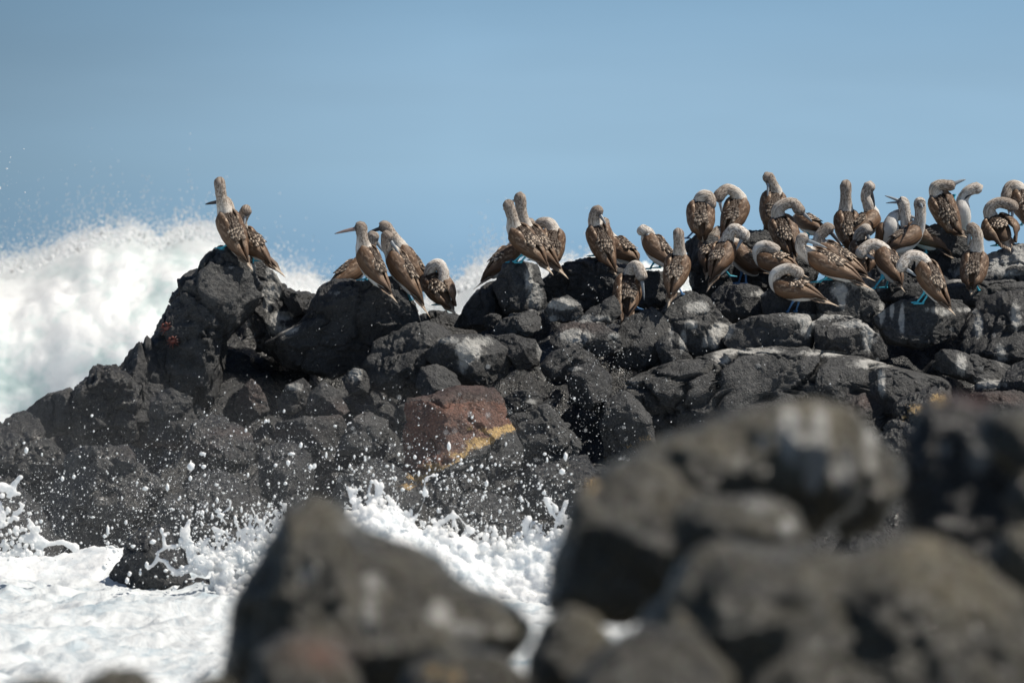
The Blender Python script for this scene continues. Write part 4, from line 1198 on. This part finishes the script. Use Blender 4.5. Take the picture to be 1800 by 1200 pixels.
        for i in range(nu - 1):
            for j in range(nvv - 1):
                q = [i * nvv + j, i * nvv + j + 1, (i + 1) * nvv + j + 1, (i + 1) * nvv + j]
                Fw.append(q); Fw.append([n0 + k for k in q[::-1]])
        bd = [(i * nvv, (i + 1) * nvv) for i in range(nu - 1)] + [((i + 1) * nvv + nvv - 1, i * nvv + nvv - 1) for i in range(nu - 1)] \
            + [(j + 1, j) for j in range(nvv - 1)] + [((nu - 1) * nvv + j, (nu - 1) * nvv + j + 1) for j in range(nvv - 1)]
        for p0, p1 in bd: Fw.append([p0, p1, n0 + p1, n0 + p0])
        tipa = [max(0, (q[0] - .72) / .28) * .8 for q in UVo] * 2
        UVw = UVo * 2
        Vw = list(Vw)
        # long primaries, staggered
        ax = nrm_(tipP - R)
        for k in range(6):
            b0 = R + (tipP - R) * (.05 + .07 * k) + (d * (4.5 - .7 * k) + sd * sgn * (9.0 - 1.5 * k)) * size + sd * sgn * spd * .9
            t0 = tipP + (T - R) * (-.34 + .075 * k) + (d * 1.8 + sd * sgn * (5.6 - .9 * k)) + sd * sgn * spd * .95
            bv, bf = blade(b0, t0, nrm_(sd + d * .25 * sgn), nrm_(d), 3.0, .45, 6, .8)
            n1 = len(Vw); Vw += bv; Fw += [[n1 + i for i in f_] for f_ in bf]
            for q in range(len(bv)):
                UVw.append((.8 + .2 * (q // 4) / 6, .1 + .15 * k)); tipa.append(.35 + .6 * (q // 4) / 6)
        part('wing', np.array(Vw), Fw, MWg, attrs={'tip': tipa}, uv=UVw)
    # --- scalloped mantle feathers over the upper back
    Vm, Fm, Em, Pm = [], [], [], []
    rows = 9
    for i in range(rows):
        u = -0.02 + .60 * i / (rows - 1)
        nc = 7
        lim = np.interp(u, [0, .2, .6], [62, 52, 26])
        for j in range(nc):
            al = math.radians(lim * (2 * (j + .5 * (i % 2)) / (nc - .5) - 1) + r.uniform(-3, 3))
            c = S + (R - S) * u - d * 2.5
            rdir = d * math.cos(al) + sd * math.sin(al)
            rad = (bodyw(u) + np.interp(u, [0, .3, .6], [1.5, 2.6, 3.0]))
            b0 = c + rdir * (rad - .3)
            ln = np.interp(u, [0, .3, .6], [8.5, 12, 19]) * r.uniform(.8, 1.2)
            t0 = c + (R - S) / np.linalg.norm(R - S) * ln + rdir * (rad + 1.3 + r.uniform(0, .8))
            sv = nrm_(-d * math.sin(al) + sd * math.cos(al))
            wv = r.uniform(3.4, 5.4)
            n1 = len(Vm); pf = (1 if r.random() < np.interp(u, [0, .06, .12, .5, .62], [0.05, .35, .95, .8, .4]) else .12) * r.uniform(.5, 1)
            for t, w in ((0, .55), (.45, 1), (.78, .82), (1, .18)):
                q = b0 + (t0 - b0) * t
                Vm += [q - sv * wv * w - rdir * .5, q + rdir * .5, q + sv * wv * w - rdir * .5, q - rdir * .7]
                e_ = .0 if t < .7 else (.45 if t < .9 else 1)
                Em += [e_ + .22, e_, e_ + .22, 0]; Pm += [pf] * 4
            for k in range(3):
                b_ = n1 + k * 4
                for j2 in range(4): Fm.append([b_ + j2, b_ + (j2 + 1) % 4, b_ + 4 + (j2 + 1) % 4, b_ + 4 + j2])
            Fm.append([n1 + 3, n1 + 2, n1 + 1, n1]); Fm.append([n1 + 12, n1 + 13, n1 + 14, n1 + 15])
    part('mantle_feathers', np.array(Vm), Fm, MMa, attrs={'edge': Em, 'pf': Pm})
    # --- wedge tail
    Vt, Ft, Mt, Ut = [], [], [], []
    tl = T - R
    for k in range(9):
        q = (k - 4) / 4.0
        Ln = 1.0 - .45 * abs(q) ** .9
        dirn = tl * (1.08 if k == 4 else Ln * .95) + sd * q * np.linalg.norm(tl) * fan * .8
        b0 = R - tl * .12 + sd * q * 6.5 * size - d * 2.5
        t0 = R + dirn - d * (1.0 + abs(q)) + sd * q * 3
        bv, bf = blade(b0, t0, nrm_(sd - d * .12 * q), nrm_(d), 3.0, .45, 6)
        n1 = len(Vt); Vt += bv; Ft += [[n1 + i for i in f_] for f_ in bf]
        for i in range(len(bv)):
            Mt.append(max(0, 1 - abs(q) * 1.5) * r.uniform(.85, 1) if abs(q) < .7 else .12); Ut.append((k * .1, (i // 4) / 6))
    part('tail', np.array(Vt), Ft, MTa, attrs={'mid': Mt}, uv=Ut)
    # --- bill
    def mk_bill(b0, t0, r0, name='bill'):
        n_ = 9; tq = np.linspace(0, 1, n_)
        C_ = b0 + (t0 - b0) * tq[:, None]
        dr = nrm_(np.cross(nrm_(t0 - b0), np.cross([0, 1, 0], nrm_(t0 - b0)) + 1e-3))
        C_ = C_ + dr * (np.sin(tq * math.pi) * .5)[:, None]
        rr_ = r0 * (1 - tq * .55) * np.sqrt(np.clip(1.02 - tq ** 5, 0, 1)); rr_[-1] = .5
        V_, F_, *_ = loft(C_, rr_ * .8, rr_, dr, 10)
        part(name, V_, F_, {'grey': M_BILL, 'brown': M_BILLP, 'dark': M_BILLD}[bill])
    bl_ = np.linalg.norm(K - H); hb = H + hd * 8.5
    tipb = H + hd * max(bl_, 31)
    if np.linalg.norm(hb - K) < 14 and not gape and bl_ > 22: tipb = K
    if gape is not None:
        g2 = v(gape); mk_bill(hb + np.array([0, 1.5, 0]), K, 3.0); mk_bill(hb - np.array([0, 2.0, 0]), g2, 2.4)
    else:
        mk_bill(hb, tipb, 3.9)
    # --- eyes
    hs = nrm_(np.cross(hd, T_[-8] if abs(hd @ T_[-8]) < .9 else d))
    hu = nrm_(np.cross(hs, hd))
    V1, F1 = ico(1)
    for sg in (1, -1):
        c = H + hd * 5.6 + hs * sg * 6.6 * size
        eo = part('eye', c + V1 * 1.7, F1, M_EYE)
        V2 = c + hs * sg * .95 + V1 * 1.0
        part('pupil', V2, F1, M_PUP, eo)
    # --- legs and webbed feet
    mf = M_FOOTB if blue else M_FOOTT
    fwd = nrm_(np.array([(a - d)[0], 0, (a - d)[2]]))
    if flip_fwd is not None: fwd = nrm_(np.array([flip_fwd[0], 0, flip_fwd[1]]))
    side = nrm_(np.cross(fwd, [0, 1, 0]))
    if not fl:
        # hidden feet: straight down to whatever carries the bird
        for sg in (1, -1):
            hp = R + (S - R) * .30 - d * 8 + side * sg * 8
            w_ = wpt(hp)[0]
            h_ = drop(w_, 0.02)
            q = hp.copy(); q[1] = hp[1] - 17
            if h_ is not None and 0.03 < w_[2] - h_.z < 0.16:
                q[1] = hp[1] - (w_[2] - h_.z) / s
            fl.append(q)
    for i, f0 in enumerate(fl[:2]):
        sg = 1 if i == 0 else -1
        if len(fl) == 1: sg = 0.4
        hp = R + (S - R) * .30 - d * 9 + side * sg * 5
        f0 = f0.copy()
        if feet:
            zf = hitY(feet[i][0], feet[i][1] + 1)[0]
            f0[2] = hp[2] * .6 if zf is None else float(np.clip((zf - Y) / s - 1, hp[2] - 14, hp[2] + 26))
        kn = hp * .45 + f0 * .55 - fwd * 3.0
        kn[0] = hp[0] * .4 + f0[0] * .6
        Cl = catmull(np.array([hp, hp * .5 + kn * .5, kn, f0 + np.array([0, 1.2, 0])]), np.linspace(0, 3, 13))
        rl = np.interp(np.linspace(0, 1, 13), [0, .3, .5, .8, 1], [7.0, 5.0, 2.2, 1.6, 1.9])
        Vl, Fl, *_ = loft(Cl, rl, rl, side if abs(side[1]) < .9 else d, 10)
        lo = part('leg', Vl, Fl, mf)
        fo = fwd if i == 0 or len(fl) == 1 else nrm_(fwd + side * .25)
        # webbed foot: three toes joined by a thin sloping web
        tips = [nrm_(fo + side * q) * ln for q, ln in ((-.55, 15), (0.0, 19), (.55, 16))]
        heel = f0 - fo * 2.5
        Vf = [heel + np.array([0, 2.6, 0]), heel + np.array([0, -.6, 0])]
        ring = [tips[0], (tips[0] + tips[1]) * .46, tips[1], (tips[1] + tips[2]) * .46, tips[2]]
        for q in ring:
            e_ = f0 + q - np.array([0, .6, 0])
            Vf += [e_ + np.array([0, 1.0, 0]), e_ - np.array([0, .2, 0])]
        Ff = []
        for k in range(4):
            Ff.append([0, 2 + 2 * k, 4 + 2 * k]); Ff.append([1, 5 + 2 * k, 3 + 2 * k])
            Ff.append([2 + 2 * k, 3 + 2 * k, 5 + 2 * k, 4 + 2 * k])
        Ff.append([0, 1, 3, 2]); Ff.append([0, 10, 11, 1])
        Vf = list(Vf)
        for q in tips:      # toe bones
            n1 = len(Vf)
            V_, F_, *_ = loft(np.array([heel + np.array([0, 1.6, 0]), f0 + q * .5 + np.array([0, 1.0, 0]), f0 + q]), np.array([1.7, 1.3, .7]), np.array([1.5, 1.1, .6]), np.array([0, 1, 0.]), 6)
            Vf += list(V_); Ff += [[n1 + i2 for i2 in f_] for f_ in F_]
        part('webbed_foot', np.array(Vf), Ff, mf, lo, smooth=False)
    return root

BK = (.3, .25, -.95)   # back turned to the camera
bird('booby with straight neck atop the tall spire, front one of the leftmost trio', (444,474), (422,440), (396,374), [(390,350)], (386,323), (380,330,45), (.4,.25,-.85), [(391,436)], spread=(0,0), dy=0)
bird('booby almost hidden behind the front bird of the spire, only its dark bill jutting left', (448,470,34), (424,432,34), (402,382,34), [(400,362,34)], (391,353,34), (359,359,32), (.7,.5,.2), [(402,438,30)], bill='dark', dy=.0)
bird('booby bending its head down to preen beside the straight-necked one on the spire', (500,484,14), (464,448,14), (424,408,14), [(424,388,12)], (432,371,8), (428,400,-4), (.35,.55,-.7), None, spread=(0,-11), Y=45.35)
bird('booby in profile with its long bill pointing left on the square block', (698,529,-26), (668,494), (640,436), [(637,420)], (634,400), (588,411), (.62,.5,-.5), [(641,492),(657,492)], bill='brown', wmul=1.05)
bird('dark-faced booby behind the profile bird, face turned left', (783,533,14), (742,500,18), (704,436,24), [(692,418,24)], (676,399,26), (646,409,26), (.85,.5,-.1), [(702,490,20)], bill='dark', Y=45.7)
bird('booby with bill tucked along its own wing, between the profile bird and the curled-over one', (755,554), (724,506), (690,444), [(680,432,-2)], (681,416,-6), (704,450,-14), (.75,.45,-.45), [(722,528)], Y=45.35)
bird('booby curled over with white arched neck, bill on its belly, in the ridge dip', (801,552,4), (782,528,2), (756,484,4), [(758,470,0),(771,464,-6),(780,478,-12)], (780,506,-14), (792,526,-12), (-.1,.35,-.9), None, Y=45.6, spread=(0,9), pale=1.0, wmul=.85)
bird('booby facing away behind the square block birds, tail hanging to the lower left', (563,532,34), (594,500,34), (632,462,34), [(648,438,34)], (655,416,32), (664,430,34), (-.6,.7,-.3), None, pale=.3, Y=45.45)
bird('booby of the necking pair on the tilted boulder, lower head of the two', (971,481), (946,450), (905,402), [(901,384,0)], (894,362,0), (884,368,42), (.42,.5,-.75), [(904,461),(915,462)])
bird('booby of the necking pair on the tilted boulder, upper head of the two', (997,487,16), (962,450,16), (925,402,16), [(917,376,14)], (914,349,12), (896,356,40), (.45,.5,-.72), None, Y=45.75)
bird('booby burying its face in its shoulder right of the necking pair', (978,478,26), (970,458,8), (971,406,0), [(966,393,6),(952,392,14)], (943,403,22), (946,425,34), (.05,.3,-.95), [(974,470)], Y=46.0, pale=.4)
bird('booby behind the tilted boulder with only tail and dark wings showing at lower left', (834,506,34), (868,478,34), (902,438,34), [(918,412,34)], (929,393,32), (941,405,40), (-.5,.75,-.3), None, Y=45.8)
bird('booby with its back to us on the long dark ridge block, head bent right', (1090,491), (1068,458), (1048,396), [(1044,382)], (1050,371,-2), (1063,392,-12), (.2,.28,-.95), [(1044,450)])
bird('booby half hidden behind the one on the long ridge block, only back and wing showing', (1128,466,16), (1112,456,16), (1076,424,16), [(1066,408,18)], (1062,392,26), (1070,404,40), (.4,.7,-.5), None, Y=46.3)
bird('hunched booby low on the slope, pale head hanging over its breast', (1098,585,-38), (1104,540,0), (1107,486,6), [(1112,470,2),(1120,468,-8)], (1127,484,-15), (1132,528,-19), (-.05,.25,-1), [(1124,544)], dy=-.38, spread=(8,0), blue=True, pale=.6, wmul=.95)
bird('white-headed booby sleeping with bill laid on its dark wing', (1190,478,6), (1172,460,4), (1142,418,0), [(1140,410,-2)], (1130,405,-7), (1159,434,-19), (.55,.72,-.35), [(1143,473),(1160,471)], pale=1.0)
bird('booby with tall straight neck seen from behind, on the guano-streaked boulder', (1173,538,-5), (1182,504), (1194,452), [(1194,434)], (1193,412), (1194,418,45), (-.2,.28,-.95), [(1200,518)], blue=True)
bird('heart-shaped hunched booby with head sunk between wings on the dark pillar', (1237,432,24), (1233,408,6), (1231,356,0), [(1236,344,0),(1247,346,2)], (1249,358,-2), (1240,372,-14), (0,.3,-.95), [(1209,419)], blue=True, spread=(3,3), Y=46.2)
bird('booby arching its neck to preen its back, right of the heart-shaped one', (1262,438,0), (1280,404), (1300,352), [(1290,337),(1277,333,-2)], (1264,345,-6), (1268,374,-10), (-.35,.3,-.9), None, Y=46.35)
bird('highest booby of all, looking down its bill toward its breast', (1350,424,20), (1352,392,8), (1363,340,0), [(1358,325,-2)], (1351,312,-5), (1349,348,-14), (.2,.35,-.9), None, Y=46.8)
bird('booby with curled neck in front of the highest one, tail end white', (1396,466), (1386,436), (1370,384,0), [(1368,368,0),(1382,358,-2),(1396,358,-4)], (1405,369,-6), (1425,388,-8), (-.05,.25,-1), None, spread=(0,6), Y=46.4)
bird('dark-backed booby mostly hidden behind the curled-neck one, white patches on its shoulders', (1452,416,24), (1438,404,24), (1410,382,24), [(1402,384,30)], (1398,396,36), (1404,410,44), (.3,.85,-.3), None, Y=46.9, size=.8)
bird('booby with dark face and bill slanting down right, above the long-winged one', (1536,492,10), (1502,474,12), (1446,432,12), [(1440,418,12)], (1456,402,12), (1481,434,8), (.4,.8,-.4), None, bill='dark', Y=46.0)
bird('long-winged booby with head turned back over its shoulder', (1532,508), (1492,484), (1424,446), [(1408,436,0)], (1411,420,-3), (1453,436,-12), (.3,.82,-.5), [(1441,496),(1462,492)], pale=.5)
bird('booby glimpsed in the gap under the heart-shaped one, only mottled back and wing', (1240,490,20), (1246,462,18), (1252,424,16), [(1258,414,22)], (1264,408,32), (1272,424,44), (-.3,.4,-.85), None, Y=46.1)
bird('booby with white neck and hidden bill, preening at the left of the packed flock', (1241,511), (1260,474), (1276,430), [(1282,412),(1292,402,-3)], (1308,413,-8), (1299,430,-14), (-.5,.4,-.75), [(1284,486)], pale=1.0, Y=45.9)
bird('white-bellied booby with dark back turned, in the thick of the flock beside the white-necked one', (1352,480,4), (1326,476,2), (1292,432,2), [(1282,424,12)], (1284,416,20), (1290,430,34), (.75,.6,-.3), [(1299,498),(1311,499)], blue=True)
bird('small-headed booby sleeping above the bird with the long level tail', (1418,486,6), (1388,470,6), (1340,452,6), [(1334,438,6),(1346,432,2)], (1361,439,-2), (1378,456,2), (.25,.85,-.45), None, pale=.6, Y=45.75)
bird('booby with long level tail and head bowed flat, lowest bird of its cluster', (1469,536,0), (1420,516), (1368,498), [(1364,482,-2),(1384,472,-8)], (1402,480,-14), (1398,506,-20), (.2,.8,-.6), [(1385,549),(1400,548)], blue=True, pale=.5)
bird('straight-necked booby seen from behind at the left end of the right-hand flock', (1496,452,16), (1492,428), (1488,374), [(1487,350)], (1487,327), (1489,334,45), (.15,.28,-.95), None, Y=46.9)
bird('booby pressing its dark bill down against its own white breast', (1478,424,8), (1506,410,6), (1534,380,4), [(1528,362,2),(1523,344,2)], (1529,328,2), (1538,364,-2), (-.55,.72,-.35), None, bill='dark', pale=.6, Y=46.9)
bird('white-breasted booby squeezed between two others, its head hidden behind the open-billed one', (1548,474,12), (1555,440,8), (1565,396,6), [(1571,382,6)], (1589,376,18), (1606,382,26), (-.45,.25,.85), None, pale=1.0, Y=46.85)
bird('booby with its bill wide open toward the left', (1684,460,12), (1650,432,12), (1600,398,14), [(1593,382,14)], (1588,357,14), (1556,344,12), (.5,.75,-.3), None, gape=(1558,357,12), pale=.9, Y=46.75)
bird('booby facing the camera, its dark mask straight on', (1548,460,6), (1570,436,2), (1610,406), [(1618,384,-2)], (1617,358,-4), (1620,366,-40), (-.62,.75,-.35), [(1604,444),(1612,445)], bill='grey', pale=.7, Y=46.5)
bird('booby with rounded head tucked low in the crowd, below the one pressing bill to breast', (1524,496,6), (1524,470,4), (1514,426,2), [(1512,412,0)], (1522,404,-6), (1530,430,-14), (0,.4,-.9), None, pale=.6, Y=46.5)
bird('booby reaching its grey bill under its raised wing, white breast showing', (1588,511), (1572,488), (1554,442), [(1544,432,-2),(1530,430,-4)], (1514,444,-6), (1538,456,-8), (.7,.45,-.55), [(1535,508),(1559,506)], pale=.8, Y=45.8)
bird('front booby bowing its pale head low over bright turquoise feet', (1677,552), (1648,520), (1624,462), [(1616,452),(1599,450,-4)], (1585,468,-8), (1608,484,-10), (.6,.3,-.72), [(1613,532),(1622,534)], pale=1.0, spread=(0,3))
bird('tall booby standing apart at right, neck upright and bill hanging down in front', (1704,516,0), (1706,498), (1717,446), [(1719,424),(1717,408)], (1709,401,3), (1702,432,8), (-.12,.28,-.95), [(1721,511)], spread=(2,2))
bird('booby scratching its head with one raised turquoise foot', (1698,419), (1676,404), (1648,342), [(1644,330),(1654,325)], (1669,326,-2), (1696,316,2), (-.05,.22,-1), [(1655,404),(1678,344)], Y=46.8)
bird('booby leaning right behind the scratching one, neck stretched and white breast', (1672,432,26), (1680,410,22), (1690,366,18), [(1693,350,16),(1702,336,14)], (1717,331,12), (1700,346,4), (-.8,.35,.4), None, pale=.7, Y=46.9, bill='dark')
bird('booby with half-open wings and a fanned pale tail near the right edge', (1773,443,-4), (1764,416), (1748,388), [(1740,368),(1756,356,-2)], (1779,362,-8), (1780,398,-14), (0,.35,-.95), [(1752,432)], spread=(12,15), fan=.34, Y=46.6)
bird('booby cut off by the right edge, white throat bent over its breast', (1822,420,24), (1810,388,24), (1798,336,24), [(1786,326,24),(1776,330,22)], (1771,346,20), (1775,372,18), (.2,.4,-.9), [(1797,396)], Y=46.9)


# ------------------------------------------------------------------ red crab clinging to the left slope
M_CRAB = plain('crab_shell', (0.17, 0.045, 0.032), 0.35)
M_CRABL = plain('crab_leg', (0.13, 0.040, 0.030), 0.4)
def crab(px, py, label, size=0.026):
    hy, _ = hitY(px, py)
    c = P(px, py, (hy or 45) - 0.012)
    root = bpy.data.objects.new('shore_crab', None); root.location = c; COL.objects.link(root)
    tag(root, label, 'crab', None)
    V0, F0 = ico(3)
    ax = nrm_(np.array([-.45, -.15, .88])); nf = nrm_(np.array([-.25, -.93, .25])); nf = nrm_(nf - ax * (nf @ ax)); sd_ = np.cross(ax, nf)
    def to(q): return q[:, :1] * sd_ + q[:, 1:2] * ax + q[:, 2:3] * nf
    q = V0 * np.array([1.0, .82, .38]) * size
    q[:, 0] *= 1 + .18 * q[:, 1] / size
    o = mk('carapace', to(q), F0, M_CRAB); o.parent = root
    for sg in (-1, 1):
        for k in range(4):
            an = math.radians(35 - 32 * k)
            dr_ = np.array([math.cos(an) * sg, math.sin(an), 0])
            pts = np.array([dr_ * size * .8, dr_ * size * 1.5 + [0, 0, size * .45], dr_ * size * 2.0 + [0, -size * .1, size * .1], dr_ * size * 2.5 + [0, -size * .25, -size * .35]])
            V_, F_, *_ = loft(catmull(to(pts), np.linspace(0, 3, 10)), np.linspace(.0062, .0018, 10), np.linspace(.0050, .0015, 10), nf, 8)
            o = mk('leg', V_, F_, M_CRABL); o.parent = root
        pts = np.array([[.5 * sg, .7, 0], [.9 * sg, 1.15, .1], [.45 * sg, 1.55, .1], [.15 * sg, 1.75, 0.05]]) * size
        V_, F_, *_ = loft(catmull(to(pts), np.linspace(0, 3, 10)), np.array([.005, .006, .006, .006, .008, .011, .011, .009, .006, .002]), np.array([.005, .005, .005, .005, .006, .007, .007, .006, .004, .0015]), nf, 8)
        o = mk('claw', V_, F_, M_CRAB); o.parent = root
        o = mk('eye', to(V0 * .0035 + np.array([.25 * sg, .82, .3]) * size), F0, M_PUP); o.parent = root
crab(293, 577, 'small red crab clinging to the steep left slope, upper of the two')
crab(304, 600, 'small red crab just below another one on the steep left slope', .022)
